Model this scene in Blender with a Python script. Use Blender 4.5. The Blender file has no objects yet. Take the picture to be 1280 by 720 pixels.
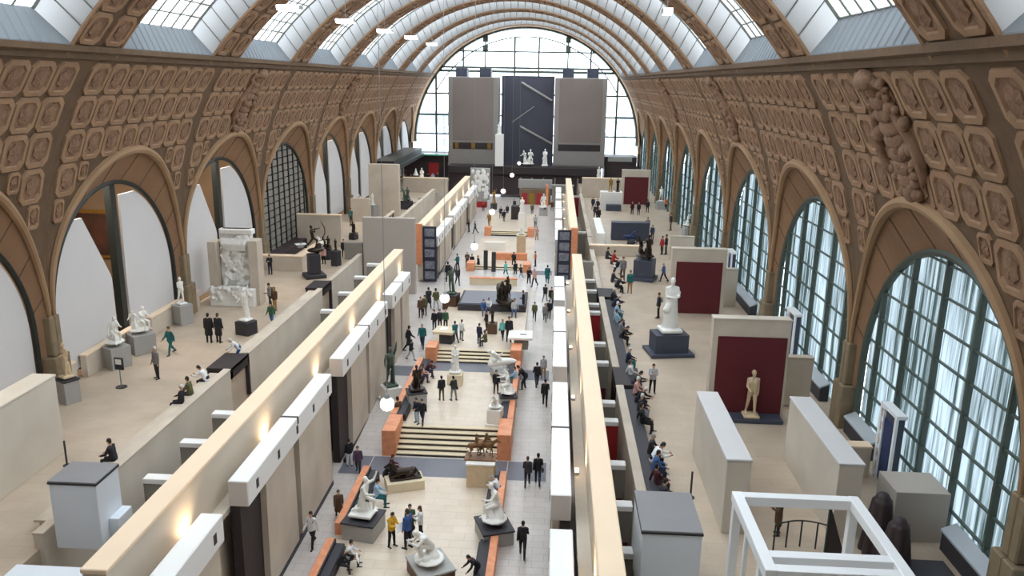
import bpy, bmesh, math, random
from mathutils import Vector, Matrix
PI = math.pi
S = bpy.context.scene
COL = S.collection
rnd = random.Random(7)

# ------------------------------------------------------------------ survey of the photograph (pixel -> point in the hall)
FPX, VPX, VPY, SLOPE, EYE = 1000.0, 697.0, 103.0, 0.017, 20.0
def _n(a): return Vector(a).normalized()
CY = _n((VPX - 640, 360 - VPY, -FPX))
CX = Vector((1, -SLOPE, 0)); CX = (CX - CX.dot(CY) * CY).normalized()
CZ = CX.cross(CY)
def ray(px, py):
    v = Vector((px - 640, 360 - py, -FPX)); return Vector((CX.dot(v), CY.dot(v), CZ.dot(v)))
def gz(px, py, z=0.0):
    d = ray(px, py); t = (z - EYE) / d.z; return Vector((d.x * t, d.y * t, z))
def gx(px, py, x):
    d = ray(px, py); t = x / d.x; return Vector((x, d.y * t, EYE + d.z * t))
def gy(px, py, y):
    d = ray(px, py); t = y / d.y; return Vector((d.x * t, y, EYE + d.z * t))

# ------------------------------------------------------------------ materials
MATS = {}
def srgb(r, g, b):
    f = lambda c: (c / 12.92 if c <= .04045 else ((c + .055) / 1.055) ** 2.4)
    return (f(r / 255), f(g / 255), f(b / 255), 1)
def mat(name, col, rough=.6, var=.0, scale=3.0, bump=.0, bscale=20.0, metal=0.0, spec=.5, col2=None):
    if name in MATS: return MATS[name]
    m = bpy.data.materials.new(name); m.use_nodes = True; MATS[name] = m
    nt = m.node_tree; b = nt.nodes['Principled BSDF']
    b.inputs['Roughness'].default_value = rough; b.inputs['Metallic'].default_value = metal
    b.inputs['Specular IOR Level'].default_value = spec
    tc = nt.nodes.new('ShaderNodeTexCoord')
    if var or col2:
        n = nt.nodes.new('ShaderNodeTexNoise'); n.inputs['Scale'].default_value = scale; n.inputs['Detail'].default_value = 5
        nt.links.new(tc.outputs['Object'], n.inputs['Vector'])
        r = nt.nodes.new('ShaderNodeValToRGB'); r.color_ramp.elements[0].position = .3; r.color_ramp.elements[1].position = .7
        c = srgb(*col)
        d = srgb(*col2) if col2 else tuple(x * (1 - var) for x in c[:3]) + (1,)
        r.color_ramp.elements[0].color = d; r.color_ramp.elements[1].color = c
        nt.links.new(n.outputs['Fac'], r.inputs['Fac']); nt.links.new(r.outputs['Color'], b.inputs['Base Color'])
    else:
        b.inputs['Base Color'].default_value = srgb(*col)
    if bump:
        n2 = nt.nodes.new('ShaderNodeTexNoise'); n2.inputs['Scale'].default_value = bscale; n2.inputs['Detail'].default_value = 6
        nt.links.new(tc.outputs['Object'], n2.inputs['Vector'])
        bp = nt.nodes.new('ShaderNodeBump'); bp.inputs['Strength'].default_value = bump; bp.inputs['Distance'].default_value = .05
        nt.links.new(n2.outputs['Fac'], bp.inputs['Height']); nt.links.new(bp.outputs['Normal'], b.inputs['Normal'])
    return m
def tiled(name, col, col2, joint, bw, bh, rough=.35, mortar=.012, spec=.5):
    m = bpy.data.materials.new(name); m.use_nodes = True; MATS[name] = m
    nt = m.node_tree; b = nt.nodes['Principled BSDF']; b.inputs['Roughness'].default_value = rough
    b.inputs['Specular IOR Level'].default_value = spec
    tc = nt.nodes.new('ShaderNodeTexCoord'); br = nt.nodes.new('ShaderNodeTexBrick')
    br.inputs['Scale'].default_value = 1; br.inputs['Brick Width'].default_value = bw; br.inputs['Row Height'].default_value = bh
    br.inputs['Mortar Size'].default_value = mortar; br.inputs['Color1'].default_value = srgb(*col)
    br.inputs['Color2'].default_value = srgb(*col2); br.inputs['Mortar'].default_value = srgb(*joint)
    nz = nt.nodes.new('ShaderNodeTexNoise'); nz.inputs['Scale'].default_value = .7; nz.inputs['Detail'].default_value = 6
    mx = nt.nodes.new('ShaderNodeMix'); mx.data_type = 'RGBA'; mx.blend_type = 'MULTIPLY'; mx.inputs[0].default_value = .35
    rp = nt.nodes.new('ShaderNodeValToRGB'); rp.color_ramp.elements[0].color = (.6, .57, .52, 1); rp.color_ramp.elements[0].position = .3
    rp.color_ramp.elements[1].position = .65
    nt.links.new(tc.outputs['Object'], br.inputs['Vector']); nt.links.new(tc.outputs['Object'], nz.inputs['Vector'])
    nt.links.new(nz.outputs['Fac'], rp.inputs['Fac']); nt.links.new(br.outputs['Color'], mx.inputs[6]); nt.links.new(rp.outputs['Color'], mx.inputs[7])
    nt.links.new(mx.outputs[2], b.inputs['Base Color'])
    return m
def emit(name, col, strength):
    m = bpy.data.materials.new(name); m.use_nodes = True; nt = m.node_tree; nt.nodes.clear()
    e = nt.nodes.new('ShaderNodeEmission'); e.inputs['Color'].default_value = col; e.inputs['Strength'].default_value = strength
    o = nt.nodes.new('ShaderNodeOutputMaterial'); nt.links.new(e.outputs[0], o.inputs[0]); MATS[name] = m; return m
def glass(name, tint, trans, rough=.1, diffuse=(200, 210, 215)):
    """pale glazing: mostly lets light straight through, the rest scatters in the pane"""
    m = bpy.data.materials.new(name); m.use_nodes = True; nt = m.node_tree; nt.nodes.clear()
    t = nt.nodes.new('ShaderNodeBsdfTransparent'); t.inputs['Color'].default_value = tint
    d = nt.nodes.new('ShaderNodeBsdfTranslucent'); d.inputs['Color'].default_value = srgb(*diffuse)
    g = nt.nodes.new('ShaderNodeBsdfGlossy'); g.inputs['Roughness'].default_value = rough
    a = nt.nodes.new('ShaderNodeMixShader'); a.inputs[0].default_value = trans
    c = nt.nodes.new('ShaderNodeMixShader'); c.inputs[0].default_value = .04
    o = nt.nodes.new('ShaderNodeOutputMaterial')
    nt.links.new(d.outputs[0], a.inputs[1]); nt.links.new(t.outputs[0], a.inputs[2])
    nt.links.new(a.outputs[0], c.inputs[1]); nt.links.new(g.outputs[0], c.inputs[2]); nt.links.new(c.outputs[0], o.inputs[0])
    MATS[name] = m; return m
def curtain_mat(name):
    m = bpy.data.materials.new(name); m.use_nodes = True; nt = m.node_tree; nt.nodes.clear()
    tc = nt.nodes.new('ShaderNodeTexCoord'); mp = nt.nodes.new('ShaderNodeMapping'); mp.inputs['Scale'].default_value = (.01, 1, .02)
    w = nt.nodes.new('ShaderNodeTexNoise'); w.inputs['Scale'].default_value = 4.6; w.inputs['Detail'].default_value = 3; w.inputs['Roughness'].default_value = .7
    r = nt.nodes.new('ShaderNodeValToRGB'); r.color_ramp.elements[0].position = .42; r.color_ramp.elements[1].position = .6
    r.color_ramp.elements[0].color = srgb(52, 64, 60); r.color_ramp.elements[1].color = srgb(174, 184, 190)  # light and shade of the pleats put into the cloth colour as stripes
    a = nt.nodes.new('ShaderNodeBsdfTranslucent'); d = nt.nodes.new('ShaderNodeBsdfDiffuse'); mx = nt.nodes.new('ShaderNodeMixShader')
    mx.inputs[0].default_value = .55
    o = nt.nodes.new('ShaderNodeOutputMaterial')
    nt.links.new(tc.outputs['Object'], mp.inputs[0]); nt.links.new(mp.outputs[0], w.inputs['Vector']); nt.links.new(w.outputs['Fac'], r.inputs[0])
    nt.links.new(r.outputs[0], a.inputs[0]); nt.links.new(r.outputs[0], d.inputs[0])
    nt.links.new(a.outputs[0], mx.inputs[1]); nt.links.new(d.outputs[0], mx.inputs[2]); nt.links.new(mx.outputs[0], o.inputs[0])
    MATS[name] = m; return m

M = MATS
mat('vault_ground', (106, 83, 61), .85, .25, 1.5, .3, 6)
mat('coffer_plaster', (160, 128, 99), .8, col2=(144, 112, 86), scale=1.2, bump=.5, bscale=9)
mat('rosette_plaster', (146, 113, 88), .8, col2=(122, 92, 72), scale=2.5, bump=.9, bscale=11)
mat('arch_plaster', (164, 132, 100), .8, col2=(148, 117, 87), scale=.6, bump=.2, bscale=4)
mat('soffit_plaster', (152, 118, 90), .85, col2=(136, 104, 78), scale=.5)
mat('pier_stone', (142, 124, 98), .8, .25, 2, .2, 8)
mat('skylight_panel', (128, 134, 140), .7, .12, 1.0)
mat('bar_metal', (120, 122, 116), .6)
mat('dark_frame', (34, 38, 34), .5)
mat('mullion_green', (72, 82, 74), .5)
mat('limestone', (208, 196, 180), .75, col2=(188, 174, 158), scale=.5, bump=.15, bscale=6)
mat('limestone_pale', (214, 204, 190), .75, col2=(198, 187, 172), scale=.4, bump=.1, bscale=6)
mat('white_panel', (212, 209, 209), .7, .05, .4)
mat('cap_white', (238, 236, 234), .6, .03, .8)
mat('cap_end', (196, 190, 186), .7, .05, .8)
mat('tan_wall', (212, 198, 180), .7, .06, .5)
mat('beige_coping', (244, 218, 188), .6, .04, .6)
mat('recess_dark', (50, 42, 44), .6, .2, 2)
mat('brown_bronze', (128, 88, 54), .45, .3, 6, metal=.2); mat('ledge_grey', (176, 182, 188), .5, .05, 1)
mat('red_wall', (168, 38, 42), .7, .15, .5)
mat('panel_red', (96, 26, 34), .75, .15, .6)
mat('grey_wall', (140, 134, 126), .75, .1, .6)
mat('orange_marble', (232, 158, 116), .45, col2=(212, 134, 94), scale=3)
mat('granite_dark', (56, 54, 60), .6, .25, 12)
mat('granite_band', (112, 112, 122), .4, .15, 6)
mat('slate_blue', (66, 70, 86), .5, .15, 3)
mat('wood_brown', (96, 66, 44), .5, .25, 3)
mat('tower_face', (136, 124, 118), .8, .1, .3)
mat('tower_edge', (152, 146, 142), .75, .08, .4)
mat('brown_dark', (58, 44, 46), .6, .2, .6)
mat('screen_dark', (74, 74, 88), .5, .2, .2)
mat('plinth_grey', (168, 166, 162), .6, .08, 2)
mat('plinth_cream', (222, 206, 176), .6, .08, 2)
mat('plinth_white', (236, 232, 226), .6, .03, 2)
mat('marble_white', (240, 238, 232), .35, .06, 4)
mat('plaster_white', (243, 241, 236), .7, .12, 5, .3, 8)
mat('stone_beige', (214, 190, 156), .6, .15, 4)
mat('bronze', (58, 46, 38), .35, .3, 6, metal=.6)
mat('bronze_green', (84, 100, 88), .45, .3, 5, metal=.3)
mat('gilt', (170, 130, 58), .35, .3, 6, metal=.6)
mat('frame_white', (240, 242, 244), .4)
mat('box_top_grey', (138, 136, 138), .6, .08, 1)
mat('box_white', (226, 232, 240), .55, .03, 1)
mat('wall_mid', (178, 168, 158), .75, .06, .5); mat('room_brown', (128, 106, 82), .8, .2, .6)
mat('painting_dark', (50, 34, 30), .5, col2=(84, 52, 38), scale=1.2)
mat('banner_blue', (40, 42, 62), .5, .2, 2)
mat('picture_pale', (150, 150, 156), .5, col2=(84, 88, 104), scale=5)
mat('steel', (150, 152, 154), .35, metal=.6)
mat('paper', (245, 245, 242), .7)
mat('city_wall', (208, 214, 222), .8, .1, .3)
mat('city_roof', (120, 134, 146), .8, .1, .3)
mat('blue_cloth', (38, 52, 92), .7)
mat('pink_tile', (200, 170, 164), .6)
mat('green_glass', (90, 190, 160), .2)
tiled('floor_stone', (222, 206, 188), (216, 198, 178), (200, 182, 162), 1.2, .6, .3)
tiled('terrace_stone', (197, 179, 159), (192, 174, 154), (184, 165, 145), 1.4, .7, .4)
tiled('walk_stone', (208, 200, 196), (202, 194, 188), (176, 168, 162), 1.0, .5, .28)
glass('skylight_glass', (.93, .98, 1, 1), .62)
glass('gable_glass', (.86, .95, 1, 1), .9)
glass('window_glass', (.9, .97, 1, 1), .92)
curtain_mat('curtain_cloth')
def frosted(name, col, k):
    m = bpy.data.materials.new(name); m.use_nodes = True; nt = m.node_tree; nt.nodes.clear()
    a = nt.nodes.new('ShaderNodeBsdfTranslucent'); a.inputs[0].default_value = srgb(*col); d = nt.nodes.new('ShaderNodeBsdfDiffuse'); d.inputs[0].default_value = srgb(*col)
    mx = nt.nodes.new('ShaderNodeMixShader'); mx.inputs[0].default_value = k; o = nt.nodes.new('ShaderNodeOutputMaterial')
    nt.links.new(a.outputs[0], mx.inputs[1]); nt.links.new(d.outputs[0], mx.inputs[2]); nt.links.new(mx.outputs[0], o.inputs[0]); MATS[name] = m
frosted('skylight_frosted', (176, 182, 186), .45)
emit('lamp_globe', (1, .93, .84, 1), 6)
emit('lamp_white', (1, .98, .94, 1), 9)
emit('lamp_warm', (1, .78, .5, 1), 3)

# ------------------------------------------------------------------ mesh builder
class MB:
    def __init__(s): s.v = []; s.f = []; s.mi = []; s.m = 0
    def add(s, vs, fs):
        o = len(s.v); s.v += [tuple(v) for v in vs]; s.f += [tuple(i + o for i in f) for f in fs]; s.mi += [s.m] * len(fs); return s
    def box(s, x0, x1, y0, y1, z0, z1, bev=0):
        if x0 > x1: x0, x1 = x1, x0
        if y0 > y1: y0, y1 = y1, y0
        if z0 > z1: z0, z1 = z1, z0
        b = min(bev, (x1 - x0) / 3, (y1 - y0) / 3, (z1 - z0) / 3)
        if b <= 0:
            vs = [(x, y, z) for z in (z0, z1) for y in (y0, y1) for x in (x0, x1)]
            return s.add(vs, [(0, 2, 3, 1), (4, 5, 7, 6), (0, 1, 5, 4), (2, 6, 7, 3), (0, 4, 6, 2), (1, 3, 7, 5)])
        def ring(i, z): return [(x0 + i, y0 + b, z), (x0 + b, y0 + i, z), (x1 - b, y0 + i, z), (x1 - i, y0 + b, z), (x1 - i, y1 - b, z), (x1 - b, y1 - i, z), (x0 + b, y1 - i, z), (x0 + i, y1 - b, z)]
        R = [ring(b, z0), ring(0, z0 + b), ring(0, z1 - b), ring(b, z1)]
        vs = sum(R, []); fs = []
        for k in range(3):
            for i in range(8): j = (i + 1) % 8; fs.append((k * 8 + i, k * 8 + j, k * 8 + 8 + j, k * 8 + 8 + i))
        fs.append(tuple(range(7, -1, -1))); fs.append(tuple(range(24, 32)))
        return s.add(vs, fs)
    def prism(s, poly, z0, z1):
        """poly: (x, y) outline, extruded in z"""
        n = len(poly); vs = [(p[0], p[1], z0) for p in poly] + [(p[0], p[1], z1) for p in poly]
        return s.add(vs, [tuple(range(n - 1, -1, -1)), tuple(range(n, 2 * n))] + [(i, (i + 1) % n, n + (i + 1) % n, n + i) for i in range(n)])
    def prism_x(s, poly, x0, x1):
        """poly: (y, z) outline, extruded in x"""
        n = len(poly); vs = [(x0, p[0], p[1]) for p in poly] + [(x1, p[0], p[1]) for p in poly]
        return s.add(vs, [tuple(range(n - 1, -1, -1)), tuple(range(n, 2 * n))] + [(i, (i + 1) % n, n + (i + 1) % n, n + i) for i in range(n)])
    def prism_y(s, poly, y0, y1):
        n = len(poly); vs = [(p[0], y0, p[1]) for p in poly] + [(p[0], y1, p[1]) for p in poly]
        return s.add(vs, [tuple(range(n - 1, -1, -1)), tuple(range(n, 2 * n))] + [(i, (i + 1) % n, n + (i + 1) % n, n + i) for i in range(n)])
    def tube(s, pts, r, n=8, closed=False):
        P = [Vector(p) for p in pts]; R = r if isinstance(r, (list, tuple)) else [r] * len(P); vs = []; fs = []
        up0 = None
        for i, p in enumerate(P):
            a = P[max(i - 1, 0)] if not closed else P[i - 1]; b = P[min(i + 1, len(P) - 1)] if not closed else P[(i + 1) % len(P)]
            t = (b - a).normalized() if (b - a).length > 1e-9 else Vector((0, 0, 1))
            if up0 is None: up0 = Vector((0, 0, 1)) if abs(t.z) < .9 else Vector((1, 0, 0))
            u = (up0 - up0.dot(t) * t).normalized(); up0 = u; w = t.cross(u)
            for k in range(n):
                a_ = 2 * PI * k / n; vs.append(p + R[i] * (math.cos(a_) * u + math.sin(a_) * w))
        m = len(P)
        for i in range(m - (0 if closed else 1)):
            j = (i + 1) % m
            for k in range(n): l = (k + 1) % n; fs.append((i * n + k, i * n + l, j * n + l, j * n + k))
        if not closed: fs += [tuple(range(n - 1, -1, -1)), tuple(range((m - 1) * n, m * n))]
        return s.add(vs, fs)
    def cyl(s, x, y, z0, z1, r, n=16, r2=None): return s.tube([(x, y, z0), (x, y, z1)], [r, r if r2 is None else r2], n)
    def lathe(s, x, y, prof, n=16):
        return s.tube([(x, y, z) for r, z in prof], [max(r, 1e-3) for r, z in prof], n)
    def ell(s, c, r, nu=12, nv=8, rot=None):
        c = Vector(c); vs = []; fs = []
        for i in range(nv + 1):
            t = PI * i / nv
            for k in range(nu):
                a = 2 * PI * k / nu; p = Vector((r[0] * math.sin(t) * math.cos(a), r[1] * math.sin(t) * math.sin(a), r[2] * math.cos(t)))
                if rot: p = rot @ p
                vs.append(c + p)
        for i in range(nv):
            for k in range(nu): l = (k + 1) % nu; fs.append((i * nu + k, (i + 1) * nu + k, (i + 1) * nu + l, i * nu + l))
        return s.add(vs, fs)
    def cap(s, a, b, ra, rb, n=10):
        """tapered capsule"""
        a, b = Vector(a), Vector(b); t = (b - a); L = t.length
        if L < 1e-6: return s.ell(a, (ra, ra, ra), n, 6)
        t /= L; pts = []; rs = []
        for k in range(4): an = PI / 2 * (1 - k / 3.0); pts.append(a - t * ra * math.sin(an)); rs.append(max(ra * math.cos(an), 1e-3))
        for k in range(4): an = PI / 2 * k / 3.0; pts.append(b + t * rb * math.sin(an)); rs.append(max(rb * math.cos(an), 1e-3))
        return s.tube(pts, rs, n)
    def mesh(s, name, mats, smooth=False):
        me = bpy.data.meshes.new(name); me.from_pydata(s.v, [], s.f)
        for m_ in (mats if isinstance(mats, (list, tuple)) else [mats]): me.materials.append(M[m_] if isinstance(m_, str) else m_)
        if any(s.mi): me.polygons.foreach_set('material_index', s.mi)
        if smooth: me.polygons.foreach_set('use_smooth', [True] * len(me.polygons))
        me.validate(); me.update(); return me
    def build(s, name, mats, parent=None, smooth=False, loc=None, fix=True):
        me = s.mesh(name, mats, smooth)
        if fix:
            bm = bmesh.new(); bm.from_mesh(me); bmesh.ops.recalc_face_normals(bm, faces=bm.faces); bm.to_mesh(me); bm.free()
        return link(name, me, parent, loc)
def link(name, me, parent=None, loc=None, rz=0, sc=None):
    o = bpy.data.objects.new(name, me); COL.objects.link(o)
    if parent: o.parent = parent
    if loc is not None: o.location = loc
    if rz: o.rotation_euler.z = rz
    if sc: o.scale = sc if not isinstance(sc, (int, float)) else (sc, sc, sc)
    return o
def tag(o, label=None, cat=None, group=None, kind=None):
    if label: o['label'] = label
    if cat: o['category'] = cat
    if group: o['group'] = group
    if kind: o['kind'] = kind
    return o
def struct(o, label=None):
    o['kind'] = 'structure'
    if label: o['label'] = label
    return o
def thing(name, label, cat, loc=(0, 0, 0), rz=0, group=None):
    o = bpy.data.objects.new(name, None); o.empty_display_size = .2; COL.objects.link(o); o.location = loc; o.rotation_euler.z = rz
    return tag(o, label, cat, group)

# ------------------------------------------------------------------ hall dimensions
AX, R0, ZC = -5.2, 19.1, 9.8          # axis of the nave, radius and springing height of the barrel vault
BAY, Y0 = 14.35, 28.9                 # bay length, centre of first visible arch
TZ = 4.5                              # terrace floor
YE = 138.0                            # end gable
GLX = 19.5                            # window plane from the axis
BAYS = list(range(-1, 8))
def sec(s, R=R0):
    if s <= 0: return R, ZC + s
    a = s / R; return R * math.cos(a), ZC + R * math.sin(a)
def s_of_z(z, R=R0): return z - ZC if z <= ZC else R * math.asin(min(1, (z - ZC) / R))
ZCOR = 20.65; SCOR = s_of_z(ZCOR)
FA, FB, FZ = 7.02, 7.55, 8.5          # front arch: half width, rise, springing
GA, GB, GZ = 6.42, 6.45, 7.75         # glass arch
# ================================================================== the barrel vault, bay by bay
def arch_top(dy):
    return FZ + FB * math.sqrt(max(0, 1 - (dy / FA) ** 2)) if abs(dy) < FA else TZ
def coffer(mb, cy, cs, w, h, R=R0, partial=1.0):
    """octagonal coffer frame with a rosette, standing out of the vault surface; coordinates (y along the bay, s up the curve)"""
    def pt(u, v, d):
        x, z = sec(cs + v, R); a = max(0, (cs + v) / R)
        return (x - d * math.cos(a), cy + u, z - d * math.sin(a))
    def octo(k, d):
        a, b, c = w * k / 2, h * k / 2, min(w, h) * k * .16
        c = .17 * min(w, h) * (.5 + .5 * k)
        return [pt(u, v, d) for u, v in ((-a, -b + c), (-a + c, -b), (a - c, -b), (a, -b + c), (a, b - c), (a - c, b), (-a + c, b), (-a, b - c))]
    rings = [octo(1, 0), octo(.97, .09), octo(.74, .1), octo(.69, .03)]
    vs = sum(rings, []); fs = []
    for k in range(3):
        for i in range(8): j = (i + 1) % 8; fs.append((k * 8 + i, k * 8 + j, k * 8 + 8 + j, k * 8 + 8 + i))
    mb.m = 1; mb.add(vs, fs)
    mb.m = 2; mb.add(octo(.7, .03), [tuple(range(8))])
    # rosette: eight petals round a boss
    n = 12; vs = [pt(0, 0, .13)]; fs = []
    for i in range(n):
        a = 2 * PI * i / n; k = .26 if i % 2 else .23
        vs.append(pt(math.cos(a) * w * k, math.sin(a) * h * k, 0.06 if i % 2 else .1))
    for i in range(n): fs.append((0, 1 + i, 1 + (i + 1) % n))
    vs2 = [pt(math.cos(2 * PI * i / n) * w * (.26 if i % 2 else .23), math.sin(2 * PI * i / n) * h * (.26 if i % 2 else .23), .025) for i in range(n)]
    o = len(vs); vs += vs2
    for i in range(n): j = (i + 1) % n; fs.append((1 + i, o + i, o + j, 1 + j))
    mb.add(vs, fs); mb.m = 0
COLS, ROWH = 8, 1.74
CW = (BAY - .95) / COLS
def make_bay_wall():
    mb = MB()
    # base surface, strips from the arch (or the terrace) up to the cornice
    ys = sorted(set([-BAY / 2 - .03, BAY / 2 + .03, -FA, FA] + [FA * math.sin(t * PI / 2 / 12) for t in range(-12, 13)]))
    NS = 14; prev = None
    for i in range(len(ys) - 1):
        a, b = ys[i], ys[i + 1]; vs = []; fs = []
        out = (a + b) / 2 < -FA or (a + b) / 2 > FA
        if out: mb.add([(R0, a, TZ), (R0, b, TZ), (R0, b, FZ), (R0, a, FZ)], [(0, 1, 2, 3)])
        for y in (a, b):
            s0 = s_of_z(arch_top(y) if abs(y) < FA - 1e-6 else FZ)
            for k in range(NS + 1):
                s_ = s0 + (SCOR - s0) * k / NS; x, z = sec(s_); vs.append((x, y, z))
        for k in range(NS): fs.append((k, NS + 1 + k, NS + 2 + k, k + 1))
        mb.add(vs, fs)
    # coffers that clear the arch
    for r in range(7):
        cs = SCOR - .12 - ROWH * (r + .5)
        for c in range(COLS):
            cy = -BAY / 2 + .475 + CW * (c + .5)
            w, h, cc = CW - .07, ROWH - .07, cs
            zlow = sec(cs - ROWH / 2)[1]; inner = max(0, abs(cy) - w / 2)
            if r < 3: coffer(mb, cy, cs, w, h); continue
            za = arch_top(inner) + .35 if inner < FA else 0
            sa = s_of_z(za)
            if sa <= cs - h / 2: coffer(mb, cy, cs, w, h)
            elif sa < cs + h / 2 - .55:
                top = cs + h / 2; coffer(mb, cy, (top + sa) / 2, w, top - sa)
            else:
                # slim coffer squeezed against the moulding
                w2 = w * .5; cy2 = cy + math.copysign(w * .22, cy); inner = max(0, abs(cy2) - w2 / 2)
                za = arch_top(inner) + .3 if inner < FA else 0; sa = s_of_z(za)
                if sa < cs + h / 2 - .5:
                    lo = max(sa, cs - h / 2); top = cs + h / 2; coffer(mb, cy2, (top + lo) / 2, w2, top - lo)
    return mb
def make_arch_trim():
    mb = MB(); N = 40; fr = []; gl = []
    for k in range(N + 1):
        t = PI * k / N
        y = -FA * math.cos(t); z = FZ + FB * math.sin(t); x, _ = sec(s_of_z(z)); fr.append((x, y, z))
        gl.append((GLX, -GA * math.cos(t), GZ + GB * math.sin(t)))
    fr = [(R0, -FA, TZ)] + fr + [(R0, FA, TZ)]; gl = [(GLX, -GA, TZ)] + gl + [(GLX, GA, TZ)]
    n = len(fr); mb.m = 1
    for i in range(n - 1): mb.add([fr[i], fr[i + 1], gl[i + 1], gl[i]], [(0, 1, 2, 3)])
    mb.m = 0
    mb.tube([(p[0] - .06, p[1], p[2]) for p in fr[1:-1]], [.08 + .16 * math.sin(PI * k / N) ** .5 if 0 < k < N else .08 for k in range(N + 1)], 8)
    # joints of the soffit stones
    mb.m = 2
    for i in range(3, n - 2, 4):
        a, b = Vector(fr[i]), Vector(gl[i]); mb.tube([a + Vector((-.01, 0, 0)), b], .025, 4)
    # pilaster foot between two arches
    mb.m = 3
    for y in (-BAY / 2, BAY / 2):
        s_ = 1 if y < 0 else -1
        mb.box(R0 - .35, R0 + .3, y, y + s_ * .62, TZ, 6.6, .04); mb.box(R0 - .2, R0 + .2, y, y + s_ * .4, 6.6, 8.6, .05)
    # cornice
    mb.m = 2
    x, z = sec(SCOR)
    prof = [(x + .1, z - .05), (x - .18, z), (x - .22, z + .22), (x - .5, z + .3), (x - .5, z + .55), (x + .25, z + .6)]
    mb.prism_y(prof, -BAY / 2, BAY / 2)
    return mb
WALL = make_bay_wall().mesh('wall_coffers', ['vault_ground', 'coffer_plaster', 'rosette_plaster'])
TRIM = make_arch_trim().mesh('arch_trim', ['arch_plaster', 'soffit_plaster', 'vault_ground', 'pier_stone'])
# ---- skylight trough of one bay (both slopes) and the coffered rib between two bays
RIBW = 3.9; RG = R0 + 1.25; PHI0 = math.asin((ZCOR + .6 - ZC) / R0)
XB = R0 * math.cos(PHI0); PHIG = PHI0 + .035
YO, YG = BAY / 2 - RIBW / 2, BAY / 2 - RIBW / 2 - 1.5
def make_trough():
    pan, gls, bar, sid = MB(), MB(), MB(), MB(); N = 40
    zt = ZC + RG * math.sin(PHIG); z0 = ZC + R0 * math.sin(PHI0)
    for sx in (-1, 1):
        xt = RG * math.cos(PHIG); pan.add([(sx * XB, -YO, z0), (sx * XB, YO, z0), (sx * xt, YG, zt), (sx * xt, -YG, zt)], [(0, 1, 2, 3)]); pan.add([(sx * XB, -YO - .2, z0 - .22), (sx * XB, YO + .2, z0 - .22), (sx * XB, YO + .2, z0), (sx * XB, -YO - .2, z0)], [(0, 1, 2, 3)])
        for k in range(13):   # ribs of the corrugated base panel
            y = -YG + 2 * YG * k / 12; bar_h = zt - z0
            pan.tube([(sx * XB, y, z0), (sx * xt, y, zt)], .05, 4)
    for k in range(N):
        def ang(t, lo): return lo + (PI - 2 * lo) * t
        a0, a1 = ang(k / N, PHI0), ang((k + 1) / N, PHI0); g0, g1 = ang(k / N, PHIG), ang((k + 1) / N, PHIG)
        for sy in (-1, 1):
            sid.add([(R0 * math.cos(a0), sy * YO, ZC + R0 * math.sin(a0)), (R0 * math.cos(a1), sy * YO, ZC + R0 * math.sin(a1)),
                     (RG * math.cos(g1), sy * YG, ZC + RG * math.sin(g1)), (RG * math.cos(g0), sy * YG, ZC + RG * math.sin(g0))], [(0, 1, 2, 3)])
        gls.add([(RG * math.cos(g0), -YG, ZC + RG * math.sin(g0)), (RG * math.cos(g0), YG, ZC + RG * math.sin(g0)),
                 (RG * math.cos(g1), YG, ZC + RG * math.sin(g1)), (RG * math.cos(g1), -YG, ZC + RG * math.sin(g1))], [(0, 1, 2, 3)])
        c = RG - .04; bar.tube([(c * math.cos(g0), -YG, ZC + c * math.sin(g0)), (c * math.cos(g0), YG, ZC + c * math.sin(g0))], .045, 4)
        for sy in (-1, 1):
            if k: bar.tube([((R0 + .05) * math.cos(a0), sy * (YO - .03), ZC + (R0 + .05) * math.sin(a0)), (c * math.cos(g0), sy * (YG - .02), ZC + c * math.sin(g0))], .035, 4)
    for j in range(7):
        y = -YG + 2 * YG * j / 6; c = RG - .04
        bar.tube([(c * math.cos(PHIG + (PI - 2 * PHIG) * k / N), y, ZC + c * math.sin(PHIG + (PI - 2 * PHIG) * k / N)) for k in range(N + 1)], .05 if j % 6 else .09, 4)
    return pan.mesh('skylight_side', 'skylight_panel'), gls.mesh('skylight_glass', 'skylight_glass'), bar.mesh('glazing_bars', 'bar_metal'), sid.mesh('skylight_slope', 'skylight_frosted')
PAN, GLS, BAR, SID = make_trough()
def make_rib():
    mb = MB(); N = 44
    a = [PHI0 - .03 + (PI - 2 * PHI0 + .06) * k / N for k in range(N + 1)]
    vs = []; fs = []
    for t in a:
        for r, y in ((R0, -RIBW / 2), (R0, RIBW / 2), (R0 + 2.3, RIBW / 2 + .1), (R0 + 2.3, -RIBW / 2 - .1)): vs.append((r * math.cos(t), y, ZC + r * math.sin(t)))
    for k in range(N):
        for i in range(4): j = (i + 1) % 4; fs.append((k * 4 + i, k * 4 + j, k * 4 + 4 + j, k * 4 + 4 + i))
    mb.add(vs, fs)
    tot = R0 * (PI - 2 * PHI0); n = int(tot / 1.74); st = tot / n; s00 = R0 * PHI0
    for k in range(n):
        cs = s00 + st * (k + .5)
        for sy in (-1, 1): coffer(mb, sy * (.2 + .82), cs, 1.58, st - .09)
    # edge fillets
    mb.m = 1
    for y in (-RIBW / 2, RIBW / 2):
        mb.tube([((R0 - .03) * math.cos(t), y, ZC + (R0 - .03) * math.sin(t)) for t in a], .09, 6)
    return mb.mesh('rib', ['vault_ground', 'coffer_plaster', 'rosette_plaster'])
RIB = make_rib()
# the part of sec() beyond the quarter circle is needed by the ribs: sec uses cos/sin so it already continues over the apex

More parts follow.
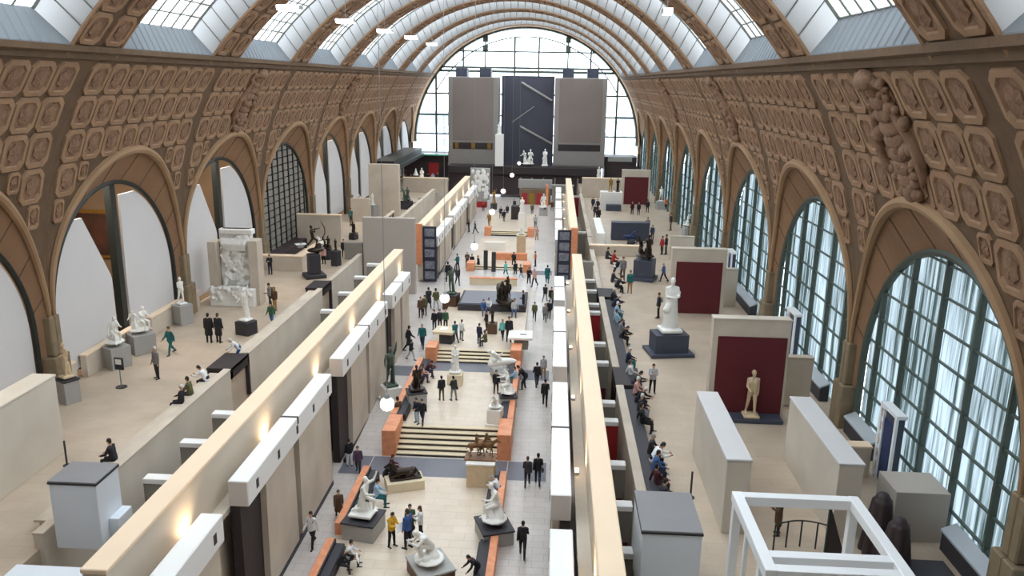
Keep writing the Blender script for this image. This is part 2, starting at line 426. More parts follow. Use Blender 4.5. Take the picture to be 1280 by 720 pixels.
def mirror_mesh(me, name):
    m = me.copy(); m.name = name; m.transform(Matrix.Scale(-1, 4, (1, 0, 0))); m.flip_normals(); return m
WALL_L, TRIM_L = mirror_mesh(WALL, 'wall_coffers_l'), mirror_mesh(TRIM, 'arch_trim_l')
wn = 0
for k in BAYS:
    yc = Y0 + BAY * k
    for side in (-1, 1):
        w = struct(link('wall_left' if side < 0 else 'wall_right', WALL_L if side < 0 else WALL, None, (AX, yc, 0)))
        link('arch_moulding', TRIM_L if side < 0 else TRIM, w)
    wn += 1
    p = struct(link('ceiling', PAN, None, (AX, yc, 0)))
    link('skylight_pane', GLS, p); link('glazing_bars', BAR, p); link('sloped_pane', SID, p)
    struct(link('ceiling', RIB, None, (AX, yc - BAY / 2, 0)))
struct(link('ceiling', RIB, None, (AX, Y0 + BAY * (BAYS[-1] + .5), 0)))

# ---- windows on the right, boards and rooms on the left
def arch_poly(a, b, z, zb, n=28):
    return [(-a, zb)] + [(-a * math.cos(PI * i / n), z + b * math.sin(PI * i / n)) for i in range(n + 1)] + [(a, zb)]
def arch_h(dy): return GZ + GB * math.sqrt(max(0, 1 - (dy / GA) ** 2))
def make_window(dark=False):
    fr, cu, gl = MB(), MB(), MB()
    N = 40; edge = [(GLX - .02, -GA * math.cos(PI * i / N), GZ + GB * math.sin(PI * i / N)) for i in range(N + 1)]
    edge = [(GLX - .02, -GA, TZ)] + edge + [(GLX - .02, GA, TZ)]
    fr.tube(edge, .17, 6)
    for j in (-1, 0, 1, -2, 2):
        y = j * 2.55; fr.box(GLX - .12, GLX + .1, y - .065, y + .065, TZ, arch_h(y))
    z = TZ + 1.1
    while z < GZ + GB - .3:
        hw = GA if z < GZ else GA * math.sqrt(1 - ((z - GZ) / GB) ** 2)
        fr.box(GLX - .06, GLX + .06, -hw, hw, z - .028, z + .028); z += 1.18
    # curtain: vertical pleats, cut to the arch
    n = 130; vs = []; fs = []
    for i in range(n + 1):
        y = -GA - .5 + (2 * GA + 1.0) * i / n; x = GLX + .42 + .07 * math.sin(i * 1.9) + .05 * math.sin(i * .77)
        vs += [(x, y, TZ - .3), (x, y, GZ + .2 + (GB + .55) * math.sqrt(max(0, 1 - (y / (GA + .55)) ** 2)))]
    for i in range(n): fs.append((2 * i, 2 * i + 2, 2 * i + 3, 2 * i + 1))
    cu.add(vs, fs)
    gl.add([(GLX + .15, p[0], p[1]) for p in arch_poly(GA, GB, GZ, TZ)], [tuple(range(31))])
    return fr, cu, gl
fr, cu, gl = make_window()
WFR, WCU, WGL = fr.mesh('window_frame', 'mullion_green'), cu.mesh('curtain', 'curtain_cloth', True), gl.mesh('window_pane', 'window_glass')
for k in BAYS:
    yc = Y0 + BAY * k
    w = struct(link('window_%d' % (k + 2), WFR, None, (AX, yc, 0)))
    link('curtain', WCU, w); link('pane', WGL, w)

def make_left_fill():
    """two tall pale boards in the arch with a dark post and a slot between them"""
    bd, post, fr = MB(), MB(), MB(); N = 40
    edge = [(-GLX + .02, -GA * math.cos(PI * i / N), GZ + GB * math.sin(PI * i / N)) for i in range(N + 1)]
    edge = [(-GLX + .02, -GA, TZ)] + edge + [(-GLX + .02, GA, TZ)]
    fr.tube(edge, .14, 6)
    # near board: curved inner edge leaning away from the middle
    def board(y_in_top, y_in_low, z_knee, outer):
        pts = []; g = .22; n = 24
        for i in range(n + 1):
            z = 5.0 + (13.4 - 5.0) * i / n
            yo = outer * ((GA - g) if z < GZ else (GA - g) * math.sqrt(max(0, 1 - ((z - GZ) / (GB - g)) ** 2)))
            t = max(0, (z - z_knee) / (13.4 - z_knee)); yi = y_in_low + (y_in_top - y_in_low) * t
            if (yo - yi) * outer < .12: break
            pts.append((z, yo, yi))
        return [(a, z) for z, a, b in pts] + [(b, z) for z, a, b in reversed(pts)]
    bd.prism_x(board(-3.4, -.75, 9.0, -1), -GLX - .16, -GLX - .04)
    bd.prism_x(board(.9, .75, 9.0, 1), -GLX - .16, -GLX - .04)
    post.box(-GLX - .5, -GLX - .1, .1, .6, TZ, arch_h(.6)); post.box(-GLX - .5, -GLX - .3, -.9, -.75, TZ, 8.5)
    return fr.mesh('arch_frame', 'dark_frame'), bd.mesh('arch_board', 'white_panel'), post.mesh('post', 'dark_frame')
LFR, LBD, LPO = make_left_fill()
def make_room():
    mb = MB(); x0, x1 = -GLX - .55, -GLX - 8.5; w = GA + .4
    mb.box(x1 - .2, x1, -w, w, TZ - .1, 15); mb.box(x1, x0, -w - .2, -w, TZ - .1, 15); mb.box(x1, x0, w, w + .2, TZ - .1, 15)
    mb.box(x1, x0, -w, w, TZ - .3, TZ - .1); mb.box(x1, x0, -w, w, 15, 15.2)
    return mb.mesh('room', 'room_brown')
ROOM = make_room()
def make_painting(w, h):
    mb = MB(); mb.m = 0; mb.box(0, .12, -w / 2, w / 2, 0, h, .05); mb.m = 1; mb.box(.1, .14, -w / 2 + .22, w / 2 - .22, .22, h - .22)
    return mb.mesh('painting', ['gilt', 'painting_dark'])
PAINT, PAINT2 = make_painting(2.5, 3.2), make_painting(1.7, 1.2)
pn = 0
for k in BAYS:
    yc = Y0 + BAY * k; first = None
    f_ = struct(link('trim_%d' % (k + 2), LFR, None, (AX, yc, 0)))
    struct(link('wall_side_room', ROOM, None, (AX, yc, 0)))
    if k == 3:
        # gridded screen instead of boards
        g = MB(); sl = MB()
        for j in range(-4, 5): y = j * 1.42; g.box(-GLX - .12, -GLX + .05, y - .08, y + .08, TZ, arch_h(y) - .02)
        z = TZ + .5
        while z < GZ + GB - .2:
            hw = GA if z < GZ else GA * math.sqrt(1 - ((z - GZ) / GB) ** 2); sl.box(-GLX - .22, -GLX - .05, -hw, hw, z, z + .5); z += .62
        w = struct(g.build('window_20', 'dark_frame', None, loc=(AX, yc, 0)), 'dark gridded screen with grey slats filling an arch on the left beyond the big white relief')
        sl.build('slats', 'grey_wall', w)
    else:
        if k >= 0:
            L = bpy.data.lights.new('room_lamp', 'AREA'); L.shape = 'RECTANGLE'; L.size = 2; L.size_y = 6; L.energy = 600; L.color = (1, .88, .74)
            lo = bpy.data.objects.new('room_lamp', L); COL.objects.link(lo); lo.location = (AX - GLX - 2.2, yc, 14.8)
        link('board', LBD, f_); link('post', LPO, f_)
        if k == 1:
            nm = {0: 'nearest', 1: 'second'}[k]
            tag(link('painting', PAINT, None, (-30.0, yc + GA + .36, 8.3), -PI / 2), 'large dark painting in gilt frame seen through the %s left arch, high on the wall' % nm, 'painting')
            tag(link('painting', PAINT2, None, (-29.2, yc + GA + .36, 6.0), -PI / 2), 'small dark painting in gilt frame low behind the boards of the %s left arch' % nm, 'painting')

# ---- relief cartouches that break the coffers over some arches
def cartouche(name, side, yc, label):
    mb = MB(); r2 = random.Random(int(yc)); pts = []
    def P3(u, s_, d):
        d = d * .45
        x, z = sec(s_); a = max(0, s_ / R0); return Vector((side * (x - d * math.cos(a)), u, z - d * math.sin(a)))
    for i in range(9):
        s_ = 6.9 + i * .5; w = .55 + .75 * math.sin(PI * (i + .8) / 9.6)
        mb.ell(P3(0, s_, .1), (.3, w * .75, .45), 10, 7)
    for i in range(46):
        s_ = 6.8 + r2.random() * 4.4; u = r2.uniform(-1.5, 1.5) * (.4 + .6 * math.sin(PI * min(1, (s_ - 6.5) / 5.4)))
        q = r2.uniform(.16, .36); mb.ell(P3(u, s_, .38), (q * .7, q, q * .8), 8, 5)
    mb.ell(P3(0, 11.2, .5), (.35, .7, .35), 10, 6); mb.cap(P3(-1.2, 10.8, .4), P3(0, 11.4, .5), .1, .22); mb.cap(P3(1.2, 10.8, .4), P3(0, 11.4, .5), .1, .22)
    for sg in (-1, 1): mb.tube([P3(sg * (1.2 + .4 * math.sin(i * .8)), 7.2 + i * .55, .3) for i in range(8)], [.1, .2, .24, .2, .22, .18, .14, .08], 6)
    o = mb.build(name, 'rosette_plaster', None, True, (AX, yc, 0)); return tag(o, label, 'relief')
cartouche('cartouche', 1, Y0, 'large plaster cartouche relief between coffers above the nearest window on the right')
cartouche('cartouche', 1, Y0 + 2 * BAY, 'plaster cartouche relief above the third window on the right')
cartouche('cartouche', 1, Y0 + 4 * BAY, 'small far plaster cartouche relief above the fifth window on the right')
cartouche('cartouche', -1, Y0 + 2 * BAY, 'plaster cartouche relief above the left arch behind the big white relief')
cartouche('cartouche', -1, Y0 + 4 * BAY, 'small far plaster cartouche relief above the fifth arch on the left')

# ================================================================== floors
XL, XR = AX - GLX, AX + GLX
def ramp(y): return max(0.0, min(2.1, (y - 40) * .0525))
fl = MB()
ys = [8, 40, 80, YE]
poly = [(8, -.3), (YE, -.3), (YE, 2.1), (80, 2.1), (40, 0), (8, 0)]
fl.prism_x(poly, -17.2, 3.9)
struct(fl.build('floor', 'walk_stone'))
f2 = MB(); f2.box(XL - .2, -16.95, 8, YE, -.3, TZ); struct(f2.build('floor', 'terrace_stone'))
f3 = MB(); f3.box(3.75, XR + .2, 8, YE, -.3, TZ); struct(f3.build('floor', 'terrace_stone'))
# dark stone bands across the alley
for (y0, y1, zz) in ((37.6, 39.7, 0), (50.6, 52.3, 0), (75.5, 77, 0)):
    b = MB(); n = 4
    for x0, x1 in ((-10.9, -9.45), (-9.4, -2.1), (-2.05, .0)):
        if y0 > 55 and x0 == -9.4: continue
        if y0 > 45 and x0 == -9.4: b.add([(-8.6, y0, 1.008), (-2.3, y0, 1.008), (-2.3, y1, 1.008), (-8.6, y1, 1.008)], [(0, 1, 2, 3)]); continue
        b.add([(x0, y0, ramp(y0) + .006), (x1, y0, ramp(y0) + .006), (x1, y1, ramp(y1) + .006), (x0, y1, ramp(y1) + .006)], [(0, 1, 2, 3)])
    struct(b.build('trim_30', 'granite_band'))

# ================================================================== gable at the far end
gf, gg = MB(), MB()
Rg = R0 - .2
def hwid(z): return Rg if z <= ZC else math.sqrt(max(0, Rg * Rg - (z - ZC) ** 2))
def yz(px, py): return gy(px, py, YE)
gf.tube([(AX + Rg * math.cos(PI * i / 60), YE, ZC + Rg * math.sin(PI * i / 60)) for i in range(61)], .28, 6)
gf.tube([(AX + (Rg - 1.5) * math.cos(PI * i / 60), YE, ZC + (Rg - 1.5) * math.sin(PI * i / 60)) for i in range(10, 51)], .1, 6)
for z, r in ((8.0, .2), (11.2, .12), (14.4, .14), (17.9, .14), (21.6, .2), (22.2, .16), (24.8, .12)):
    h = hwid(z); gf.box(AX - h, AX + h, YE - r, YE + r, z - r, z + r)
for x, r in ((-15.8, .14), (-12.1, .12), (-7.2, .14), (-3.2, .14), (1.6, .12), (5.4, .14), (10.0, .16), (-20.4, .16)):
    zt = ZC + math.sqrt(max(0, Rg * Rg - (x - AX) ** 2)); gf.box(x - r, x + r, YE - r, YE + r, TZ, min(zt, 27.2))
for x in (-12.1, 1.6):
    for z in (26.3, 24.9): gf.box(x - .42, x + .42, YE - .5, YE + .5, z, z + .9)
g_ = struct(gf.build('window_21', 'mullion_green'), 'great arched glazed gable at far end of the hall')
pts = [(AX + Rg * math.cos(PI * i / 48), YE + .3, ZC + Rg * math.sin(PI * i / 48)) for i in range(49)]
pts = [(AX + Rg, YE + .3, TZ)] + pts + [(AX - Rg, YE + .3, TZ)]
gg.add(pts, [tuple(range(len(pts)))]); gg.build('pane', 'gable_glass', g_)
# spandrel between the last rib and the gable
sp = MB(); n = 60
for i in range(n):
    a, b = PI * i / n, PI * (i + 1) / n
    for ra, rb, ya, yb in ((R0 - .1, R0 + .2, Y0 + 7.4 * BAY, YE + .4),):
        sp.add([(AX + ra * math.cos(a), ya, ZC + ra * math.sin(a)), (AX + ra * math.cos(b), ya, ZC + ra * math.sin(b)), (AX + ra * math.cos(b), yb, ZC + ra * math.sin(b)), (AX + ra * math.cos(a), yb, ZC + ra * math.sin(a))], [(0, 1, 2, 3)])
struct(sp.build('ceiling', 'arch_plaster'))

# near end of the hall behind the viewer: plain vault and end wall
nb = MB(); yb0, yb1 = -9.0, Y0 + BAY * (BAYS[0] - .5)
prof = [(AX + (R0 + .1) * math.cos(PI * i / 40), ZC + (R0 + .1) * math.sin(PI * i / 40)) for i in range(41)]
prof = [(AX + R0 + .4, -.5)] + prof + [(AX - R0 - .4, -.5)]
for (xa, za), (xb, zb) in zip(prof[:-1], prof[1:]): nb.add([(xa, yb0, za), (xb, yb0, zb), (xb, yb1, zb), (xa, yb1, za)], [(0, 1, 2, 3)])
struct(nb.build('ceiling', 'arch_plaster'))
nb = MB(); nb.prism_y(prof, yb0 - .4, yb0); struct(nb.build('wall_back', 'limestone_pale'))
nb = MB(); nb.box(AX - R0, AX + R0, yb0, 8.2, -.6, -.3); struct(nb.build('floor', 'walk_stone'))
# ================================================================== camera, daylight
cam = bpy.data.cameras.new('camera'); cam.lens = 36 * FPX / 1280; cam.sensor_width = 36; cam.clip_end = 500
co = bpy.data.objects.new('camera', cam); COL.objects.link(co)
co.matrix_world = Matrix(((CX.x, CX.y, CX.z, 0), (CY.x, CY.y, CY.z, 0), (CZ.x, CZ.y, CZ.z, EYE), (0, 0, 0, 1)))
S.camera = co
w = bpy.data.worlds.new('sky'); S.world = w; w.use_nodes = True
bg = w.node_tree.nodes['Background']; bg.inputs[0].default_value = (.93, .965, 1, 1); bg.inputs[1].default_value = 3.2
S.view_settings.view_transform = 'Standard'; S.view_settings.look = 'None'; S.view_settings.exposure = .82; S.view_settings.gamma = 1
S.cycles.max_bounces = 7; S.cycles.diffuse_bounces = 4; S.cycles.transparent_max_bounces = 12
S.cycles.use_denoising = True
S.cycles.caustics_reflective = False; S.cycles.caustics_refractive = False

# ================================================================== galleries along the alley
CAPZ0, CAPZ1 = 4.95, 5.95
WALLZ = 7.0
def facade(side, blocks, zf, far=False):
    """one stone gallery block per entry: wall slabs, dark doorway, white cap with slots"""
    for n, (y0, y1, lab) in enumerate(blocks):
        xf = AX - .05 + side * 5.55            # alley face
        xc = xf - side * .12                   # cap front
        xb = xf + side * .62
        t = thing('gallery_block', lab, 'wall block', ((xf + xb) / 2, y0, zf))
        ox, oy, oz = t.location
        X_ = lambda a: a - ox
        c = MB(); c.box(X_(xc), X_(xb), 0, y1 - y0, CAPZ0 - oz, CAPZ1 - oz, .03)
        mid = (y1 - y0) * .52
        cap = c.build('cap', 'cap_white', t)
        m_ = int((y1 - y0) / 1.9); sl = MB()
        for i in range(m_):
            yy = .9 + (y1 - y0 - 1.6) * i / max(1, m_ - 1)
            s1 = MB(); s1.box(X_(xc) - side * .015, X_(xc) + side * .1, yy - .11, yy + .11, CAPZ0 - oz + .3, CAPZ0 - oz + .66); s1.build('slot', 'recess_dark', cap)
        sl.box(X_(xc) - side * .02, X_(xb) , mid - .07, mid + .07, CAPZ1 - oz - .3, CAPZ1 - oz + .012)
        sl.build('joint', 'recess_dark', cap)
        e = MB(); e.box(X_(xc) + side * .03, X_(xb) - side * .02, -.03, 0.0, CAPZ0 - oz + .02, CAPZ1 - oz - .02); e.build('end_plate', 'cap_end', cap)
        # wall slabs with a dark joint
        d0 = 1.9 if y1 - y0 > 8 else 1.0
        for a, b in ((d0, mid - .25), (mid + .25, y1 - y0 - .1)):
            sb = MB(); sb.prism_x([(a, 0), (b, 0), (b - .12, CAPZ0 - oz), (a + .12, CAPZ0 - oz)], X_(xf), X_(xf + side * .5)); sb.build('wall_slab', 'limestone', t)
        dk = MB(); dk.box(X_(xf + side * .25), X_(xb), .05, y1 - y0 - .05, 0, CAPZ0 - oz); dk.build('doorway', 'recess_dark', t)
        bs = MB(); bs.box(X_(xf - side * .03), X_(xf + side * .1), .1, y1 - y0 - .1, 0, .22); bs.build('base', 'granite_dark', t)
B1 = [(12.0, 23.3), (25.5, 36.5), (38.7, 50.0), (51.6, 58.4)]
nm = ['nearest', 'second', 'third', 'fourth']
facade(-1, [(a, b, 'pale stone gallery block with white cap along left of the alley, %s from the front' % nm[i]) for i, (a, b) in enumerate(B1)], 0)
facade(1, [(a, b, 'pale stone gallery block with white cap along right of the alley, %s from the front' % nm[i]) for i, (a, b) in enumerate(B1)], 0)
B2 = [(72.8, 83.5), (85, 98), (100, 111)]
facade(-1, [(a, b, 'far left gallery block with white cap beyond the blue banners, %s of three' % ['first', 'middle', 'last'][i]) for i, (a, b) in enumerate(B2)], 1.9)
facade(1, [(a, b, 'far right gallery block with white cap beyond the blue banners, %s of three' % ['first', 'middle', 'last'][i]) for i, (a, b) in enumerate(B2)], 1.9)
def long_wall(side, y0, y1, zf, z1, lab):
    x = AX + .05 + side * 7.05
    t = thing('partition_wall', lab, 'wall', (x, y0, zf)); h = z1 - zf
    b = MB(); b.box(-.33, .33, 0, y1 - y0, 0, h - .16); b.build('wall_body', 'tan_wall', t)
    c = MB(); c.box(-.38, .38, -.05, y1 - y0 + .05, h - .16, h, .03); c.build('coping', 'beige_coping', t)
    rf = MB(); rf.box(-side * .78, -side * .33, 0, y1 - y0, 4.7 - zf, 4.9 - zf); rf.build('lamp_trough', 'limestone_pale', t)
    # up-lights in the trough behind the caps
    n = max(2, int((y1 - y0) / 6.6))
    for i in range(n):
        y = 4.5 + (y1 - y0 - 6) * i / max(1, n - 1)
        lp = MB(); lp.box(-side * .78, -side * .58, y - .2, y + .2, 4.9 - zf, 5.02 - zf, .02); lamp = lp.build('uplight', 'steel', t)
        ls = MB(); ls.box(-side * .76, -side * .6, y - .18, y + .18, 5.02 - zf, 5.03 - zf); ls.build('lens', 'lamp_warm', lamp)
        L = bpy.data.lights.new('uplight_beam', 'SPOT'); L.energy = 110; L.color = (1, .76, .5); L.spot_size = 2.0; L.spot_blend = 1; L.shadow_soft_size = .12
        lo = bpy.data.objects.new('uplight_beam', L); COL.objects.link(lo); lo.location = (x - side * .68, y0 + y, 5.08); lo.rotation_euler = (0, PI + side * .25, 0)
long_wall(-1, 18.5, 61.6, 0, WALLZ, 'long tan wall with beige coping running along left gallery, nearest stretch')
long_wall(1, 17.0, 61.6, 0, WALLZ, 'long tan wall with beige coping running along right gallery, nearest stretch')
long_wall(-1, 72.2, 112, 1.9, WALLZ + .1, 'far stretch of tan wall with beige coping on the left')
long_wall(1, 72.2, 112, 1.9, WALLZ + .1, 'far stretch of tan wall with beige coping on the right')
# banners on the ends of the far galleries
for side, lab in ((-1, 'tall dark blue banner of stacked pictures on left gallery end'), (1, 'tall dark blue banner of stacked pictures on right gallery end')):
    x = AX + .05 + side * 6.2
    t = thing('banner', lab, 'banner', (x, 72.0, 1.8))
    b = MB(); b.box(-.62, .62, -.06, .06, 0, 5.2); b.build('banner_sheet', 'banner_blue', t)
    for i, z in enumerate((.25, 1.25, 2.35, 3.3, 4.3)):
        p = MB(); p.box(-.45, .45, -.085, -.06, z, z + .72); q = p.build('picture', 'picture_pale', t)
    q = MB(); q.box(AX + side * 7.15 - x - .35, AX + side * 7.15 - x + .3, -.05, .3, 1.6, 5.4); q.build('wooden_jamb', 'orange_marble', t)

# side rooms between the tan walls and the terrace edges: cross walls with pale tops
def cross(px0, px1, py, red, lab, side):
    z = 5.0; a = gz((px0 + px1) / 2, py, z); y = a.y
    x0, x1 = (2.2, max(2.6, min(3.4, gz(757 + (py - 429) * .166, py, z).x))) if side > 0 else (gz(px0 - 5, py, z).x, -12.62)
    t = thing('cross_wall', lab, 'wall', ((x0 + x1) / 2, y, ramp(y) if y > 70 else 0)); w = (x1 - x0) / 2; h = z - t.location.z
    b = MB(); b.box(-w, w, 0, .34, 0, h - .22); b.build('wall_body', 'red_wall' if red == 1 else 'grey_wall', t)
    c = MB(); c.box(-w, w, -.04, .42, h - .22, h, .02); c.build('coping', 'cap_white', t)
    if red == 2:
        d = MB(); d.box(-w * .35, w * .8, -.03, .02, 0, h - 1.5); d.build('doorway', 'panel_red', t)
n = 0
side_names = {333: 'farthest', 350: 'twelfth', 363: 'eleventh'}
CR = [(245, 1, 'green grey'), (290, 0, ''), (333, 1, ''), (350, 0, ''), (363, 0, ''), (380, 0, ''), (390, 1, ''), (429, 0, ''), (453, 2, ''), (503, 0, ''), (526, 1, ''), (580, 2, ''), (631, 2, ''), (690, 2, '')]
ordw = ['farthest', 'second farthest', 'third farthest', 'fourth farthest', 'fifth farthest', 'sixth farthest', 'seventh farthest', 'seventh nearest', 'sixth nearest', 'fifth nearest', 'fourth nearest', 'third nearest', 'second nearest', 'nearest']
for i, (py, rd, _) in enumerate(CR):
    px = 757 - (720 - py) * .078
    kind = ['grey', 'red', 'grey dark-doored'][rd]
    cross(px, px, py, rd, '%s white topped cross wall in right side rooms, %s of the row' % (kind, ordw[i]), 1)
CL = [(598, 183), (553, 229), (517, 269), (388, 405), (366, 427), (346, 447), (330, 463)]
for i, (py, px) in enumerate(CL):
    cross(px, px, py, 0, 'white topped cross wall behind left tan wall, %s of seven' % ['nearest', 'second nearest', 'third nearest', 'middle', 'third farthest', 'second farthest', 'farthest'][i], -1)

# parapets at the terrace edges with dark gaps
def parapet(side, y0, y1, lab, z1=5.1):
    x = -16.95 if side < 0 else 3.62
    t = thing('parapet', lab, 'parapet', (x, y0, 0))
    b = MB(); b.box(-.16, .16, 0, y1 - y0, 0, z1 - .08); b.build('parapet_body', 'limestone_pale', t)
    c = MB(); c.box(-.2, .2, -.02, y1 - y0 + .02, z1 - .08, z1, .02); c.build('coping', 'limestone', t)
ords = ['nearest', 'middle', 'farthest']
for i, (a, b) in enumerate(((23, 38.9), (41.5, 56.0), (58.4, 68.3))): parapet(-1, a, b, 'pale parapet at left terrace edge, %s stretch' % ords[i])
for i, (a, b) in enumerate(((24.3, 38.6), (41.3, 56.0), (58.6, 79.0))): parapet(1, a, b, 'pale parapet at right terrace edge, %s stretch' % ords[i])
def gap_bench(side, y0, y1, lab):
    x = -16.95 if side < 0 else 3.62; s = side
    t = thing('gap_seat', lab, 'bench', (x, y0, TZ))
    b = MB(); b.box(-s * .2, s * 1.15, .0, y1 - y0, .42, .58, .02); b.build('seat', 'recess_dark', t)
    for y in (.0, y1 - y0 - .18): l = MB(); l.box(-s * .2, s * 1.1, y, y + .18, -1.8 if y else 0, .42); l.build('end_panel', 'recess_dark', t)
    bk = MB(); bk.box(-s * .2, -s * .05, 0, y1 - y0, 0, .6); bk.build('back_panel', 'recess_dark', t)
gap_bench(-1, 38.95, 41.45, 'dark stone seat in the first gap of left parapet'); gap_bench(-1, 56.05, 58.35, 'dark stone seat in the second gap of left parapet')
gap_bench(1, 38.65, 41.25, 'dark stone seat in the first gap of right parapet'); gap_bench(1, 56.05, 58.55, 'dark stone seat in the second gap of right parapet')
for i, (a, b) in enumerate(((24.4, 38.4), (41.4, 55.8))):
    t = thing('terrace_bench', 'long dark bench along right parapet, %s stretch' % ['near', 'far'][i], 'bench', (3.8, a, TZ))
    s_ = MB(); s_.box(.0, .62, 0, b - a, .36, .46, .02); s_.build('seat', 'granite_dark', t)
    s_ = MB(); s_.box(.05, .55, .2, b - a - .2, 0, .36); s_.build('plinth', 'recess_dark', t)
for i, (a, b) in enumerate(((24, 38.6), (41.6, 55.8))):
    t = thing('terrace_bench', 'long pale stone bench behind left parapet, %s stretch' % ['near', 'far'][i], 'bench', (-17.15, a, TZ))
    s_ = MB(); s_.box(-.62, .0, 0, b - a, .36, .46, .02); s_.build('seat', 'limestone', t)
    s_ = MB(); s_.box(-.55, -.05, .2, b - a - .2, 0, .36); s_.build('plinth', 'limestone', t)

# ================================================================== platforms down the middle of the alley
def border(x, y0, y1, z0, z1, inner, lab):
    t = thing('marble_border', lab, 'low wall', (x, y0, z0)); s = inner
    b = MB(); b.box(0, s * .34, 0, y1 - y0, -.25, z1, .02); b.build('wall_top', 'orange_marble', t)
    g = MB(); g.box(s * .34, s * .4, 0.02, y1 - y0 - .02, 0, z1 - .03); g.build('inner_face', 'granite_dark', t)
    g = MB(); g.box(s * .4, s * .8, .1, y1 - y0 - .1, .34, .44, .02); g.build('bench_seat', 'granite_dark', t)
    g = MB(); g.box(s * .4, s * .86, .15, y1 - y0 - .15, 0, .34); g.build('bench_base', 'recess_dark', t)
border(-9.45, 22.5, 30.6, 0, .62, 1, 'orange marble border with dark bench, left of near platform in front of kneeling statue')
border(-9.45, 31.8, 37.4, 0, .62, 1, 'orange marble border with dark bench, left of near platform behind kneeling statue')
border(-2.0, 22.5, 31.4, 0, .62, -1, 'orange marble border with dark bench, right of near platform before white seated statue')
border(-2.0, 33.2, 37.4, 0, .62, -1, 'orange marble border with dark bench, right of near platform behind white seated statue')
def steps(x0, x1, y0, z0, z1, n, y1, labs):
    """flight of steps up to a platform, with orange cheek blocks"""
    t = thing('stair_flight', labs[0], 'stairs', ((x0 + x1) / 2, y0, z0)); w = (x1 - x0) / 2 - .75; h = (z1 - z0) / n; tr = .34
    for i in range(n):
        b = MB(); b.box(-w, w, i * tr, i * tr + tr + (.0 if i < n - 1 else .05), -.2, h * (i + 1) - .03); b.build('riser', 'recess_dark', t)
        b = MB(); b.box(-w, w, i * tr - .03, i * tr + tr, h * (i + 1) - .06, h * (i + 1), .01); b.build('tread', 'plinth_cream', t)
    for sx, lab in ((-1, labs[1]), (1, labs[2])):
        c = thing('cheek_block', lab, 'block', ((x0 + x1) / 2 + sx * (w + .38), y0 - .1, z0))
        b = MB(); b.box(-.38, .38, 0, n * tr + .2, -.3, z1 - z0 + .5, .02); b.build('block', 'orange_marble', c)
    p = MB(); p.box(x0, x1, y0 + n * tr - .02, y1, z0 - .3, z1)
    return struct(p.build('floor', 'floor_stone'))
p0 = MB(); p0.box(-9.4, -2.05, 20, 37.6, -.05, .012); struct(p0.build('floor', 'floor_stone'))
steps(-9.0, -1.95, 39.9, .0, 1.0, 6, 52.3, ('cream edged flight of steps up to the second platform', 'orange marble cheek block left of the nearest steps', 'orange marble cheek block right of the nearest steps'))
p1 = MB(); 
for lab, x, s, y0, y1 in (('orange marble border on left of second platform', -9.0, 1, 42.1, 51.8), ('orange marble border on right of second platform', -1.95, -1, 42.1, 51.8)):
    border(x, y0, y1, 1.0, .5, s, lab)
steps(-8.6, -1.95, 52.3, 1.0, 1.6, 4, 76, ('cream edged flight of steps up to the third platform', 'orange marble cheek block left of the middle steps', 'orange marble cheek block right of the middle steps'))
steps(-8.4, -2.1, 76.3, 1.6, 2.2, 4, 92, ('far flight of steps up to the fourth platform', 'orange cheek block left of the far steps', 'orange cheek block right of the far steps'))
steps(-8.2, -2.3, 94, 2.2, 2.6, 3, 108, ('farthest flight of steps before the dark end wall', 'orange cheek block left of the farthest steps', 'orange cheek block right of the farthest steps'))
def low_wall(x0, x1, y, z0, h, m, lab, name='low_wall', cap=None):
    t = thing(name, lab, 'low wall', ((x0 + x1) / 2, y, z0)); w = (x1 - x0) / 2
    b = MB(); b.box(-w, w, 0, .5, 0, h - .1); b.build('wall_body', m, t)
    b = MB(); b.box(-w - .04, w + .04, -.04, .54, h - .1, h, .02); b.build('coping', cap or m, t)
low_wall(-7.6, -3.2, 71.8, 1.6, .75, 'plinth_cream', 'cream and orange low wall across the alley behind the blue plinth', cap='orange_marble')
low_wall(-6.0, -2.6, 80.4, 2.2, .7, 'orange_marble', 'orange marble low wall across the alley behind two dark steles')
low_wall(-7.4, -5.2, 85.0, 2.2, .9, 'plinth_white', 'white low wall behind the orange one, left of cream pedestal')

# ================================================================== the end of the hall: two towers, dark base, dark screen
def tower(px0, px1, pyt, pyb, lab, slots):
    a, b = gy(px0, pyt, 130), gy(px1, pyb, 130)
    t = thing('tower', lab, 'tower', ((a.x + b.x) / 2, 130, b.z)); w = (b.x - a.x) / 2; h = a.z - b.z
    m = MB(); m.box(-w, w, 0, 5, 0, h, .05); m.build('tower_shaft', 'tower_edge', t)
    m = MB(); m.box(-w + .75, w - .75, -.08, .02, h * .27, h - .15); m.build('face_panel', 'tower_face', t)
    s0, s1 = h * .17, h * .245
    m = MB(); m.box(-w + 1.5 * .5, w - 1.5 * .5, -.06, .02, s0, s1); op = m.build('slot_window', 'recess_dark', t)
    for i in range(slots):
        x = -w + 1.4 + i * (2 * w - 2.8) / max(1, slots - 1); m = MB(); m.box(x - .28, x + .28, -.12, -.04, s0 + .05, s1 - .05); m.build('gilt_panel', 'gilt', op)
    m = MB(); m.box(-w - .05, w + .05, -.1, 5.1, -.35, .0); m.build('sill', 'tower_edge', t)
    for x in (-w * .5, w * .45): m = MB(); m.box(x - .9, x + .9, 1, 4, h, h + 1.3); m.box(x - .7, x + .7, .95, 1.05, h + .2, h + 1.1); m.build('roof_box', 'slate_blue', t)
tower(560, 622, 95.5, 205, 'tall grey left tower at the hall end with gilt slot windows', 3)
tower(694, 755, 97, 208, 'tall grey right tower at the hall end with dark slot window', 0)
